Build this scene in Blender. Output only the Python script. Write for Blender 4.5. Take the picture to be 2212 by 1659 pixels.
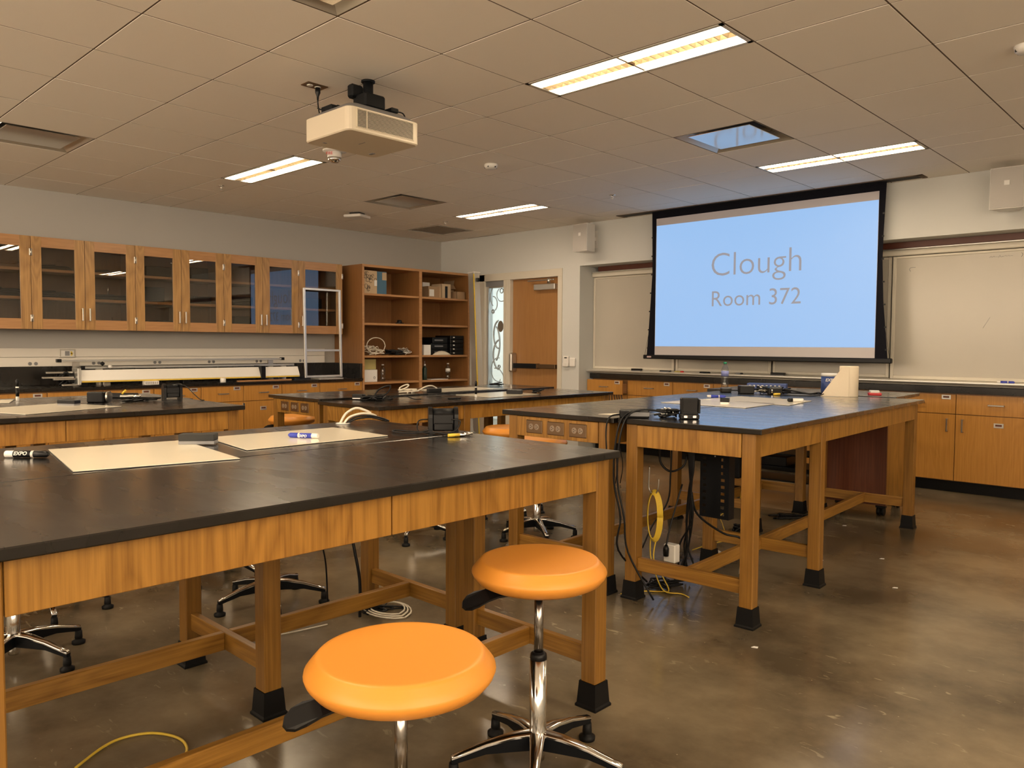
import bpy, bmesh, math, random
from mathutils import Vector, Matrix
random.seed(7)
S = bpy.context.scene
COL = S.collection
for o in list(bpy.data.objects): bpy.data.objects.remove(o)
PI = math.pi
CZ = 2.7343            # ceiling height
T = 0.6096             # ceiling module
GX = 6.6647            # a ceiling tee line in x
GY = -5.9562           # a ceiling tee line in y

# ---------------------------------------------------------------- camera
CAM = Vector((8.46592, -7.36426, 1.28022))
yaw, pit, rol, FPX = 0.763932, -0.049907, 0.006034, 1684.66
right = Vector((math.cos(yaw), math.sin(yaw), 0))
fwd = Vector((-math.sin(yaw) * math.cos(pit), math.cos(yaw) * math.cos(pit), math.sin(pit)))
up = right.cross(fwd)
r2 = math.cos(rol) * right + math.sin(rol) * up
u2 = -math.sin(rol) * right + math.cos(rol) * up
cd = bpy.data.cameras.new('camera'); cam = bpy.data.objects.new('camera', cd); COL.objects.link(cam)
cam.matrix_world = Matrix(((r2.x, u2.x, -fwd.x, CAM.x), (r2.y, u2.y, -fwd.y, CAM.y), (r2.z, u2.z, -fwd.z, CAM.z), (0, 0, 0, 1)))
cd.sensor_width = 36.0; cd.lens = 36.0 * FPX / 2212.0; cd.clip_start = 0.05; cd.clip_end = 60
S.camera = cam
def inview(p, m=60):
    d = Vector(p) - CAM; z = d.dot(fwd)
    if z < 0.1: return False
    x = 1106 + FPX * d.dot(r2) / z; y = 829.5 - FPX * d.dot(u2) / z
    return -m < x < 2212 + m and -m < y < 1659 + m

# ---------------------------------------------------------------- world, light, exposure
w = bpy.data.worlds.new('world'); S.world = w; w.use_nodes = True
w.node_tree.nodes['Background'].inputs[0].default_value = (1.0, 0.80, 0.58, 1)
w.node_tree.nodes['Background'].inputs[1].default_value = 5.4  # added warm ambient fill, enters over the cut walls
S.view_settings.view_transform = 'Standard'; S.view_settings.look = 'None'
S.view_settings.gamma = 1.0; S.view_settings.use_curve_mapping = False
S.view_settings.exposure = 0.40
LAMP = 32.0            # radiance of the lamp strips
LAMPCOL = (1.0, 0.80, 0.54)
SCREEN = 0.84
CORR = 6.0

# ---------------------------------------------------------------- materials
MATS = {}
def nodes(name):
    m = bpy.data.materials.new(name); m.use_nodes = True
    nt = m.node_tree; b = nt.nodes['Principled BSDF']
    MATS[name] = m
    return m, nt, b
def N(nt, t, **k):
    n = nt.nodes.new(t)
    for a, v in k.items():
        if a.startswith('i_'):
            n.inputs[int(a[2:])].default_value = v
        else: setattr(n, a, v)
    return n
def plain(name, col, rough=0.5, metal=0.0, bump=0.0, bscale=60, var=0.0, vscale=5, coat=0.0, spec=0.5):
    m, nt, b = nodes(name)
    b.inputs['Base Color'].default_value = (*col, 1); b.inputs['Roughness'].default_value = rough
    b.inputs['Metallic'].default_value = metal; b.inputs['Specular IOR Level'].default_value = spec
    if coat: b.inputs['Coat Weight'].default_value = coat; b.inputs['Coat Roughness'].default_value = 0.1
    tc = N(nt, 'ShaderNodeTexCoord')
    if var:
        no = N(nt, 'ShaderNodeTexNoise'); no.inputs['Scale'].default_value = vscale; no.inputs['Detail'].default_value = 5
        nt.links.new(tc.outputs['Object'], no.inputs['Vector'])
        mx = N(nt, 'ShaderNodeMix', data_type='RGBA')
        mx.inputs[6].default_value = tuple(c * (1 - var) for c in col) + (1,)
        mx.inputs[7].default_value = tuple(min(1, c * (1 + var)) for c in col) + (1,)
        nt.links.new(no.outputs[0], mx.inputs[0]); nt.links.new(mx.outputs[2], b.inputs['Base Color'])
    if bump:
        no = N(nt, 'ShaderNodeTexNoise'); no.inputs['Scale'].default_value = bscale; no.inputs['Detail'].default_value = 4
        nt.links.new(tc.outputs['Object'], no.inputs['Vector'])
        bp = N(nt, 'ShaderNodeBump'); bp.inputs['Strength'].default_value = bump; bp.inputs['Distance'].default_value = 0.002
        nt.links.new(no.outputs[0], bp.inputs['Height']); nt.links.new(bp.outputs[0], b.inputs['Normal'])
    return m
def wood(name, c_lo, c_hi, grain='z', cath=0.5, rough=0.35, dens=1.0, seed=0.0):
    """oak veneer: pores stretched along the grain axis plus cathedral bands"""
    m, nt, b = nodes(name)
    tc = N(nt, 'ShaderNodeTexCoord')
    def mp(s_along, s_cross):
        mpn = N(nt, 'ShaderNodeMapping')
        sc = [s_cross * dens] * 3; sc['xyz'.index(grain)] = s_along * dens
        mpn.inputs['Scale'].default_value = sc
        mpn.inputs['Location'].default_value = (seed, seed * 1.7, seed * 0.3)
        nt.links.new(tc.outputs['Object'], mpn.inputs['Vector']); return mpn
    fine = N(nt, 'ShaderNodeTexNoise'); fine.inputs['Scale'].default_value = 1; fine.inputs['Detail'].default_value = 6
    fine.inputs['Roughness'].default_value = 0.65
    nt.links.new(mp(2.2, 90).outputs[0], fine.inputs['Vector'])
    big = N(nt, 'ShaderNodeTexNoise'); big.inputs['Scale'].default_value = 1; big.inputs['Detail'].default_value = 1.5
    big.inputs['Distortion'].default_value = 0.6
    nt.links.new(mp(1.1, 6.5).outputs[0], big.inputs['Vector'])
    mul = N(nt, 'ShaderNodeMath', operation='MULTIPLY'); mul.inputs[1].default_value = 9.0
    nt.links.new(big.outputs[0], mul.inputs[0])
    fr = N(nt, 'ShaderNodeMath', operation='PINGPONG'); fr.inputs[1].default_value = 0.5
    nt.links.new(mul.outputs[0], fr.inputs[0])
    a1 = N(nt, 'ShaderNodeMath', operation='MULTIPLY_ADD'); a1.inputs[1].default_value = cath
    nt.links.new(fr.outputs[0], a1.inputs[0]); nt.links.new(fine.outputs[0], a1.inputs[2])
    rp = N(nt, 'ShaderNodeValToRGB')
    rp.color_ramp.elements[0].position = 0.36; rp.color_ramp.elements[0].color = (*c_lo, 1)
    rp.color_ramp.elements[1].position = 0.80; rp.color_ramp.elements[1].color = (*c_hi, 1)
    nt.links.new(a1.outputs[0], rp.inputs[0]); nt.links.new(rp.outputs[0], b.inputs['Base Color'])
    b.inputs['Roughness'].default_value = rough
    return m
def glassy(name, tint=(1, 1, 1), rough=0.0, ior=1.5, body=1.0):
    """thin pane: transparent with a fresnel reflection"""
    m, nt, b = nodes(name); nt.nodes.remove(b)
    out = nt.nodes['Material Output']
    tr = N(nt, 'ShaderNodeBsdfTransparent'); tr.inputs[0].default_value = (*tint, 1)
    gl = N(nt, 'ShaderNodeBsdfGlossy'); gl.inputs['Roughness'].default_value = rough
    lw = N(nt, 'ShaderNodeLayerWeight'); lw.inputs[0].default_value = 0.5
    pw = N(nt, 'ShaderNodeMath', operation='POWER'); pw.inputs[1].default_value = 5.0
    nt.links.new(lw.outputs['Facing'], pw.inputs[0])
    f0 = ((ior - 1) / (ior + 1)) ** 2
    mu = N(nt, 'ShaderNodeMath', operation='MULTIPLY_ADD'); mu.inputs[1].default_value = (1 - f0) * min(1, body); mu.inputs[2].default_value = f0 * body
    nt.links.new(pw.outputs[0], mu.inputs[0])
    mx = N(nt, 'ShaderNodeMixShader'); nt.links.new(mu.outputs[0], mx.inputs[0])
    nt.links.new(tr.outputs[0], mx.inputs[1]); nt.links.new(gl.outputs[0], mx.inputs[2]); nt.links.new(mx.outputs[0], out.inputs[0])
    return m
def emit(name, col, s):
    m, nt, b = nodes(name)
    b.inputs['Base Color'].default_value = (*[min(1, c) * 0.6 for c in col], 1)
    b.inputs['Emission Color'].default_value = (*col, 1); b.inputs['Emission Strength'].default_value = s
    return m

OAK_LO, OAK_HI = (0.180, 0.078, 0.010), (0.36, 0.178, 0.032)
oak_v = wood('oak vertical grain', OAK_LO, OAK_HI, 'z', 0.55)
oak_x = wood('oak grain along x', OAK_LO, OAK_HI, 'x', 0.4, seed=3)
oak_y = wood('oak grain along y', OAK_LO, OAK_HI, 'y', 0.4, seed=5)
oak_leg = wood('oak leg', (0.175, 0.078, 0.012), (0.31, 0.150, 0.028), 'z', 0.18, seed=8)
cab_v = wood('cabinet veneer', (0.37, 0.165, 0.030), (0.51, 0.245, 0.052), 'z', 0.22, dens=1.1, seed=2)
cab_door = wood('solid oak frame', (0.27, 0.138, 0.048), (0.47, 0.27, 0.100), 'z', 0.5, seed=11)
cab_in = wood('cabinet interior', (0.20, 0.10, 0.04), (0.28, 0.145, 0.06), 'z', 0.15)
shelf_m = wood('shelf edge oak', (0.36, 0.18, 0.075), (0.50, 0.27, 0.115), 'y', 0.2, seed=4)
tall_v = wood('tall case veneer', (0.24, 0.108, 0.036), (0.32, 0.150, 0.052), 'z', 0.2, seed=6)
door_v = wood('door veneer', (0.31, 0.150, 0.052), (0.39, 0.198, 0.070), 'z', 0.18, dens=0.8, seed=9)
dark_wood = wood('dark red wood', (0.085, 0.022, 0.009), (0.15, 0.045, 0.018), 'z', 0.2, rough=0.4)
brown_strip = plain('brown header strip', (0.11, 0.032, 0.018), 0.4)
epoxy = plain('black resin top', (0.0075, 0.006, 0.005), 0.30, bump=0.02, bscale=220, var=0.25, vscale=7, spec=0.27, coat=0.9)
epoxy.node_tree.nodes['Principled BSDF'].inputs['Coat Roughness'].default_value = 0.17
def epoxy_detail():
    m = epoxy; nt = m.node_tree; b = nt.nodes['Principled BSDF']
    tc = N(nt, 'ShaderNodeTexCoord'); no = N(nt, 'ShaderNodeTexNoise'); no.inputs['Scale'].default_value = 3.0
    no.inputs['Detail'].default_value = 6
    mpn = N(nt, 'ShaderNodeMapping'); mpn.inputs['Scale'].default_value = (1.0, 3.0, 1.0)
    nt.links.new(tc.outputs['Object'], mpn.inputs[0]); nt.links.new(mpn.outputs[0], no.inputs['Vector'])
    mr = N(nt, 'ShaderNodeMapRange'); mr.inputs[1].default_value = 0.3; mr.inputs[2].default_value = 0.7
    mr.inputs[3].default_value = 0.22; mr.inputs[4].default_value = 0.34
    nt.links.new(no.outputs[0], mr.inputs[0]); nt.links.new(mr.outputs[0], b.inputs['Roughness'])
epoxy_detail()
rubber = plain('black rubber', (0.006, 0.006, 0.0065), 0.55, spec=0.2)
blackp = plain('black plastic', (0.006, 0.006, 0.007), 0.35, spec=0.25)
blackm = plain('black matte metal', (0.006, 0.007, 0.009), 0.5, spec=0.2)
greyp = plain('grey plastic', (0.22, 0.22, 0.23), 0.45)
whitep = plain('white plastic', (0.75, 0.73, 0.70), 0.35)
cream = plain('cream projector plastic', (0.68, 0.60, 0.47), 0.45)
chrome = plain('polished chrome', (0.75, 0.73, 0.70), 0.13, 1.0)
dchrome = plain('dark chrome rod', (0.35, 0.32, 0.29), 0.18, 1.0)
steel = plain('brushed steel', (0.55, 0.52, 0.48), 0.32, 1.0)
alu = plain('aluminium', (0.72, 0.71, 0.68), 0.35, 0.85)
bronze = plain('bronze outlet plate', (0.20, 0.13, 0.075), 0.35, 0.85)
brownp = plain('grey brown receptacle', (0.27, 0.20, 0.14), 0.4)
orange = plain('orange stool plastic', (0.72, 0.29, 0.040), 0.42, bump=0.03, bscale=300, var=0.03, vscale=2)
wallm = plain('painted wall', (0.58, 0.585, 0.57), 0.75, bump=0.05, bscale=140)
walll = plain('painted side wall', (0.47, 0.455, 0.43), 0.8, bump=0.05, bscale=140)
tilem = plain('ceiling tile', (0.90, 0.84, 0.76), 0.9, bump=0.12, bscale=260)
teem = plain('ceiling tee', (0.13, 0.09, 0.06), 0.9)  # darkened to give the gap shadow between tiles
framem = plain('painted frame', (0.62, 0.575, 0.49), 0.45)
raceway = plain('white raceway', (0.72, 0.68, 0.62), 0.4)
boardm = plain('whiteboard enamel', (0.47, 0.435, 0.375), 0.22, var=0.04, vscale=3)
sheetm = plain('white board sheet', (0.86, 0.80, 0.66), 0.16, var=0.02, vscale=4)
greysheet = plain('grey hardboard back', (0.28, 0.22, 0.17), 0.6)
speakerm = plain('speaker grey', (0.44, 0.42, 0.40), 0.6, bump=0.15, bscale=500)
yellow = plain('yellow cable', (0.72, 0.50, 0.05), 0.4)
whitecable = plain('white cable', (0.72, 0.66, 0.55), 0.4)
bluecap = plain('blue cap', (0.03, 0.05, 0.42), 0.4)
bluebox = plain('blue tub', (0.03, 0.06, 0.22), 0.4)
redp = plain('red plastic', (0.55, 0.015, 0.02), 0.4)
cardboard = plain('cardboard', (0.36, 0.24, 0.14), 0.8, var=0.1)
cardboard2 = plain('pale cardboard', (0.52, 0.39, 0.25), 0.8, var=0.08)
tealm = plain('blue carton', (0.06, 0.15, 0.24), 0.6)
greenish = plain('olive carton', (0.42, 0.36, 0.14), 0.7)
paper = plain('paper towel', (0.80, 0.70, 0.55), 0.9, bump=0.6, bscale=70)
labelw = plain('label white', (0.78, 0.77, 0.75), 0.5)
slotm = plain('recess dark', (0.02, 0.018, 0.016), 0.7)
clothm = plain('white cloth', (0.72, 0.65, 0.54), 0.9)
fabric = plain('black screen fabric', (0.006, 0.006, 0.010), 0.75, spec=0.1)
screenm = plain('screen surface', (0.50, 0.47, 0.49), 0.8)
vent_m = plain('satin white vent panel', (0.72, 0.68, 0.62), 0.08, 0.8)
vent_f = plain('vent frame', (0.55, 0.50, 0.43), 0.2, 0.5)
return_m = plain('return grille', (0.26, 0.22, 0.17), 0.55, bump=0.6, bscale=300)
pane_m = glassy('cabinet glass', (0.80, 0.79, 0.77), 0.0, 1.55, 1.9)
clear_m = glassy('clear glass', (0.92, 0.95, 0.95), 0.0, 1.45)
bottle_m = glassy('clear bottle plastic', (0.80, 0.83, 0.85), 0.05, 1.5, 2.2)
frost = plain('frosted film', (0.42, 0.47, 0.50), 0.6)
logo_pk = plain('pink grey logo plate', (0.55, 0.42, 0.42), 0.4)
lampm = emit('lamp strip', LAMPCOL, LAMP)
lamp_cool = emit('cool lamp strip', (1.0, 0.80, 0.58), LAMP * 0.8)
corrlamp = emit('corridor lamp', (0.75, 0.9, 1.0), CORR)
slidem = emit('slide light blue', (0.25, 0.45, 0.76), SCREEN)
slidet = emit('slide text grey', (0.24, 0.235, 0.27), SCREEN)
ledred = emit('red indicator', (0.8, 0.02, 0.01), 0.4)
corrwall = plain('corridor wall', (0.55, 0.62, 0.66), 0.6)

# slide: emission stands in for the projector beam, over a dark base colour
def slide_detail():
    nt = slidem.node_tree; b = nt.nodes['Principled BSDF']
    b.inputs['Base Color'].default_value = (0.06, 0.06, 0.06, 1)
    slidet.node_tree.nodes['Principled BSDF'].inputs['Base Color'].default_value = (0.06, 0.06, 0.06, 1)
slide_detail()

# concrete floor
def floor_mat():
    m, nt, b = nodes('polished concrete')
    tc = N(nt, 'ShaderNodeTexCoord')
    n1 = N(nt, 'ShaderNodeTexNoise'); n1.inputs['Scale'].default_value = 1.3; n1.inputs['Detail'].default_value = 8; n1.inputs['Roughness'].default_value = 0.6
    nt.links.new(tc.outputs['Object'], n1.inputs['Vector'])
    r1 = N(nt, 'ShaderNodeValToRGB')
    e = r1.color_ramp.elements; e[0].position = 0.36; e[0].color = (0.078, 0.060, 0.038, 1); e[1].position = 0.64; e[1].color = (0.225, 0.178, 0.115, 1)
    nt.links.new(n1.outputs[0], r1.inputs[0])
    # pale scuffs and flecks, all of one drag direction
    mp = N(nt, 'ShaderNodeMapping'); mp.inputs['Scale'].default_value = (9, 26, 1); mp.inputs['Rotation'].default_value = (0, 0, 0.7)
    nt.links.new(tc.outputs['Object'], mp.inputs['Vector'])
    n2 = N(nt, 'ShaderNodeTexNoise'); n2.inputs['Scale'].default_value = 1; n2.inputs['Detail'].default_value = 5; n2.inputs['Distortion'].default_value = 1.2
    nt.links.new(mp.outputs[0], n2.inputs['Vector'])
    n3 = N(nt, 'ShaderNodeTexNoise'); n3.inputs['Scale'].default_value = 0.9; n3.inputs['Detail'].default_value = 2
    nt.links.new(tc.outputs['Object'], n3.inputs['Vector'])
    mr3 = N(nt, 'ShaderNodeMapRange'); mr3.inputs[1].default_value = 0.42; mr3.inputs[2].default_value = 0.62
    nt.links.new(n3.outputs[0], mr3.inputs[0])
    mr2 = N(nt, 'ShaderNodeMapRange'); mr2.inputs[1].default_value = 0.645; mr2.inputs[2].default_value = 0.70
    nt.links.new(n2.outputs[0], mr2.inputs[0])
    mu = N(nt, 'ShaderNodeMath', operation='MULTIPLY'); nt.links.new(mr2.outputs[0], mu.inputs[0]); nt.links.new(mr3.outputs[0], mu.inputs[1])
    n4 = N(nt, 'ShaderNodeTexVoronoi'); n4.inputs['Scale'].default_value = 11
    nt.links.new(tc.outputs['Object'], n4.inputs['Vector'])
    lt = N(nt, 'ShaderNodeMath', operation='LESS_THAN'); lt.inputs[1].default_value = 0.028; nt.links.new(n4.outputs['Distance'], lt.inputs[0])
    mx2 = N(nt, 'ShaderNodeMath', operation='MAXIMUM'); nt.links.new(mu.outputs[0], mx2.inputs[0]); nt.links.new(lt.outputs[0], mx2.inputs[1])
    m7 = N(nt, 'ShaderNodeMath', operation='MULTIPLY'); m7.inputs[1].default_value = 0.75; nt.links.new(mx2.outputs[0], m7.inputs[0])
    mx = N(nt, 'ShaderNodeMix', data_type='RGBA'); mx.inputs[7].default_value = (0.34, 0.28, 0.18, 1)
    nt.links.new(m7.outputs[0], mx.inputs[0]); nt.links.new(r1.outputs[0], mx.inputs[6]); nt.links.new(mx.outputs[2], b.inputs['Base Color'])
    n5 = N(nt, 'ShaderNodeTexNoise'); n5.inputs['Scale'].default_value = 2.2; n5.inputs['Detail'].default_value = 7
    nt.links.new(tc.outputs['Object'], n5.inputs['Vector'])
    mr = N(nt, 'ShaderNodeMapRange'); mr.inputs[1].default_value = 0.3; mr.inputs[2].default_value = 0.7; mr.inputs[3].default_value = 0.12; mr.inputs[4].default_value = 0.26
    nt.links.new(n5.outputs[0], mr.inputs[0]); nt.links.new(mr.outputs[0], b.inputs['Roughness'])
    bp = N(nt, 'ShaderNodeBump'); b.inputs['Specular IOR Level'].default_value = 0.4; bp.inputs['Strength'].default_value = 0.10; bp.inputs['Distance'].default_value = 0.004
    nt.links.new(n1.outputs[0], bp.inputs['Height']); nt.links.new(bp.outputs[0], b.inputs['Normal'])
    return m
floorm = floor_mat()

# ---------------------------------------------------------------- mesh helpers
ROOTM = {}
class B:
    def __init__(s): s.bm = bmesh.new()
    def _v(s, M, co): return s.bm.verts.new(M @ Vector(co) if M else co)
    def box(s, x0, x1, y0, y1, z0, z1, bev=0.0, M=None, seg=1):
        b = bmesh.new()
        vs = [b.verts.new((x, y, z)) for z in (z0, z1) for y in (y0, y1) for x in (x0, x1)]
        for f in ((0, 2, 3, 1), (4, 5, 7, 6), (0, 1, 5, 4), (2, 6, 7, 3), (0, 4, 6, 2), (1, 3, 7, 5)):
            b.faces.new([vs[i] for i in f])
        if bev: bmesh.ops.bevel(b, geom=b.edges[:], offset=bev, segments=seg, affect='EDGES', profile=0.5)
        s.add(b, M); return s
    def add(s, b, M=None):
        b.verts.index_update(); mp = {}
        for v in b.verts: mp[v.index] = s.bm.verts.new(M @ v.co if M else v.co)
        for f in b.faces:
            try:
                nf = s.bm.faces.new([mp[v.index] for v in f.verts]); nf.smooth = f.smooth
            except ValueError: pass
        b.free()
    def lathe(s, prof, c=(0, 0, 0), seg=20, M=None, smooth=True, sx=1, sy=1):
        rings = []
        for r, z in prof:
            if r < 1e-6: rings.append([s._v(M, (c[0], c[1], c[2] + z))])
            else: rings.append([s._v(M, (c[0] + sx * r * math.cos(2 * PI * i / seg), c[1] + sy * r * math.sin(2 * PI * i / seg), c[2] + z)) for i in range(seg)])
        for a, b in zip(rings, rings[1:]):
            for i in range(seg):
                j = (i + 1) % seg
                q = [a[i % len(a)], a[j % len(a)], b[j % len(b)], b[i % len(b)]]
                q = list(dict.fromkeys(q))
                if len(q) > 2:
                    f = s.bm.faces.new(q); f.smooth = smooth
        for rg, rev in ((rings[0], True), (rings[-1], False)):
            if len(rg) > 2: s.bm.faces.new(rg[::-1] if rev else rg)
        return s
    def cyl(s, p0, p1, r, seg=12, r1=None):
        p0, p1 = Vector(p0), Vector(p1); d = p1 - p0
        M = Matrix.Translation(p0) @ d.to_track_quat('Z', 'Y').to_matrix().to_4x4()
        return s.lathe([(r, 0), (r if r1 is None else r1, d.length)], seg=seg, M=M)
    def tube(s, pts, r, seg=6, smooth=True, sub=5, closed=False):
        pts = [Vector(p) for p in pts]
        if sub > 1 and len(pts) > 2:
            P = []; n = len(pts)
            for i in range(n - 1):
                a, b, c, d = pts[max(i - 1, 0)], pts[i], pts[i + 1], pts[min(i + 2, n - 1)]
                for k in range(sub):
                    t = k / sub
                    P.append(0.5 * ((2 * b) + (c - a) * t + (2 * a - 5 * b + 4 * c - d) * t * t + (3 * b - a - 3 * c + d) * t ** 3))
            P.append(pts[-1]); pts = P
        rings = []; nrm = None
        for i, p in enumerate(pts):
            t = (pts[min(i + 1, len(pts) - 1)] - pts[max(i - 1, 0)])
            if t.length < 1e-9: t = Vector((0, 0, 1))
            t.normalize()
            if nrm is None: nrm = t.orthogonal().normalized()
            nrm = (nrm - t * nrm.dot(t))
            if nrm.length < 1e-6: nrm = t.orthogonal()
            nrm.normalize(); bn = t.cross(nrm)
            rings.append([s.bm.verts.new(p + r * (math.cos(2 * PI * k / seg) * nrm + math.sin(2 * PI * k / seg) * bn)) for k in range(seg)])
        for a, b in zip(rings, rings[1:]):
            for k in range(seg):
                f = s.bm.faces.new([a[k], a[(k + 1) % seg], b[(k + 1) % seg], b[k]]); f.smooth = smooth
        s.bm.faces.new(rings[0][::-1]); s.bm.faces.new(rings[-1])
        return s
    def prism(s, poly, axis, a, b, M=None):
        """extrude a 2D polygon along an axis; poly in the two other axes in order"""
        def mk(p, t):
            return {'x': (t, p[0], p[1]), 'y': (p[0], t, p[1]), 'z': (p[0], p[1], t)}[axis]
        A = [s._v(M, mk(p, a)) for p in poly]; Bv = [s._v(M, mk(p, b)) for p in poly]
        s.bm.faces.new(A[::-1]); s.bm.faces.new(Bv)
        for i in range(len(poly)):
            j = (i + 1) % len(poly); s.bm.faces.new([A[i], A[j], Bv[j], Bv[i]])
        return s
    def done(s, name, mat, parent=None, M=None):
        bmesh.ops.recalc_face_normals(s.bm, faces=s.bm.faces[:])
        me = bpy.data.meshes.new(name); s.bm.to_mesh(me); s.bm.free()
        me.materials.append(mat)
        o = bpy.data.objects.new(name, me); COL.objects.link(o)
        if parent is not None:
            root = parent
            while root.parent: root = root.parent
            RM = ROOTM.get(root.name)
            if RM is not None: me.transform(RM.inverted())
            o.parent = parent
        return o
def thing(name, label, cat, loc=(0, 0, 0), rz=0.0, group=None, kind=None):
    o = bpy.data.objects.new(name, None); COL.objects.link(o)
    o.location = loc; o.rotation_euler = (0, 0, rz); o.empty_display_size = 0.1
    ROOTM[o.name] = Matrix.Translation(Vector(loc)) @ Matrix.Rotation(rz, 4, 'Z')
    if label: o['label'] = label
    if cat: o['category'] = cat
    if group: o['group'] = group
    if kind: o['kind'] = kind
    return o
def tag(o, label, cat, group=None):
    o['label'] = label; o['category'] = cat
    if group: o['group'] = group
    # move the origin to the base of the thing
    me = o.data; vs = [v.co for v in me.vertices]
    c = Vector(((min(v.x for v in vs) + max(v.x for v in vs)) / 2, (min(v.y for v in vs) + max(v.y for v in vs)) / 2, min(v.z for v in vs)))
    me.transform(Matrix.Translation(-c)); o.location = c
    return o
def struct(o): o['kind'] = 'structure'; return o
def copy_tree(o, parent=None):
    c = o.copy(); COL.objects.link(c); c.parent = parent
    for ch in list(o.children): copy_tree(ch, c)
    return c
def text_obj(s, size, mat, name, M, parent=None, extr=0.0006, offset=0.0, width=None, height=None, shear=0.0, align='LEFT'):
    cu = bpy.data.curves.new(name, 'FONT'); cu.body = s; cu.size = size; cu.extrude = extr; cu.offset = offset; cu.shear = shear
    cu.align_x = align; cu.resolution_u = 4
    t = bpy.data.objects.new(name, cu); COL.objects.link(t)
    dg = bpy.context.evaluated_depsgraph_get(); me = bpy.data.meshes.new_from_object(t.evaluated_get(dg))
    bpy.data.objects.remove(t)
    if width:
        xs = [v.co.x for v in me.vertices]; ys = [v.co.y for v in me.vertices]
        x0 = min(xs); sx = width / (max(xs) - x0)
        sy = (height / (max(ys) - min(ys))) if height else sx
        for v in me.vertices: v.co.x = (v.co.x - x0) * sx; v.co.y *= sy
    me.transform(M); me.materials.clear(); me.materials.append(mat)
    o = bpy.data.objects.new(name, me); COL.objects.link(o)
    if parent is not None:
        root = parent
        while root.parent: root = root.parent
        RM = ROOTM.get(root.name)
        if RM is not None: me.transform(RM.inverted())
        o.parent = parent
    return o
XZ = Matrix(((1, 0, 0, 0), (0, 0, -1, 0), (0, 1, 0, 0), (0, 0, 0, 1)))      # text upright, facing -y
YZ = Matrix(((0, 0, 1, 0), (1, 0, 0, 0), (0, 1, 0, 0), (0, 0, 0, 1)))       # text upright, facing +x

# ---------------------------------------------------------------- the room
RX, BY = 11.2, -10.4
struct(B().box(-0.3, RX + .2, BY - .2, 0.7, -0.1, 0.0).done('floor', floorm))
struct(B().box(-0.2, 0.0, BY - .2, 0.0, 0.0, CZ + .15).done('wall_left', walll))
b = B()
b.box(0.0, 0.79, 0.0, 0.2, 0, CZ + .15)
b.box(0.79, 2.235, 0.0, 0.2, 2.22, CZ + .15)
b.box(2.235, 2.53, 0.0, 0.2, 0, CZ + .15)
b.box(2.53, RX, 0.0, 0.2, 2.235, CZ + .15)
b.box(2.33, 2.53, 0.2, 0.62, 0, CZ + .15)
b.box(2.53, RX, 0.52, 0.62, 0, 2.3)
b.box(2.53, RX, 0.2, 0.62, 2.235, CZ + .15)
struct(b.done('wall_front', wallm))
b = B(); b.box(RX, RX + .2, -4.5, 0.6, 0, CZ + .15); b.box(RX, RX + .2, BY, -4.5, 0, 1.45)  # unseen rear stretch cut low to admit the same ambient light
struct(b.done('wall_right', wallm))
# unseen back wall, cut breast-high so added ambient light reaches the ceiling
struct(B().box(-0.2, RX + .2, BY - .2, BY, 0, 1.45).done('wall_back', wallm))

# ceiling: slab above, grid of tees, a tile in every cell
ceil = struct(B().box(-0.2, RX + .2, BY - .2, 0.7, CZ + 0.30, CZ + 0.36).done('ceiling', teem))
b = B()
xs = [GX + i * T for i in range(-10, 8)]
mods = []
base = 3.0
for k in range(-3, 2):
    s0 = 3.0 + 4.5 * k
    mods += [s0 - 3, s0 - 2, s0 - 1, s0, s0 + 0.5]
mods = sorted(set([m_ for m_ in mods] + [8.0 + i for i in range(0, 2)] + [7.5]))
ys = sorted(set(round(GY + m_ * T, 5) for m_ in mods))
ys = [y for y in ys if BY - T < y < -0.01] + [0.0]
for x in xs:
    if 0 < x < RX: b.box(x - .006, x + .006, BY, 0.0, CZ + .0016, CZ + .03)
for y in ys[:-1]:
    if y > BY: b.box(0, RX, y - .006, y + .006, CZ + .002, CZ + .03)
# wall angle
b.box(0, 0.02, BY, 0, CZ + .0005, CZ + .02); b.box(0, RX, -0.02, 0, CZ + .0005, CZ + .02)
b.done('ceiling_grid', teem, ceil)
LIGHTS = [('a', -2, 3.0), ('b', -2, 7.5), ('c', -8, 3.0), ('d', -8, 7.5), ('e', 4, 3.0), ('f', 4, 7.5), ('g', -2, -1.5), ('h', -8, -1.5), ('i', 4, -1.5), ('j', -2, -6.0), ('k', -8, -6.0)]  # g to k lie out of view, added for lighting on repeating strips
def near(a, b_): return abs(a - b_) < 0.02
VENTS = [(-8, 0.0 + 0), (-8, 0)]
vent_cells = {}   # (col index, y0) -> kind
def cell_of(cx, cy): return (round((cx - GX) / T - 0.5), cy)
VC = [(2.1, -5.65, 'panel'), (2.07, -2.28, 'panel'), (0.85, -0.74, 'return'), (5.76, -2.30, 'panel'), (5.76, -5.65, 'panel'), (8.9, -3.4, 'panel')]
tile_cache = {}
stuffb = B(); ntile = 0
allx = [0.0] + [x for x in xs if 0.01 < x < RX] + [RX]
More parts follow.
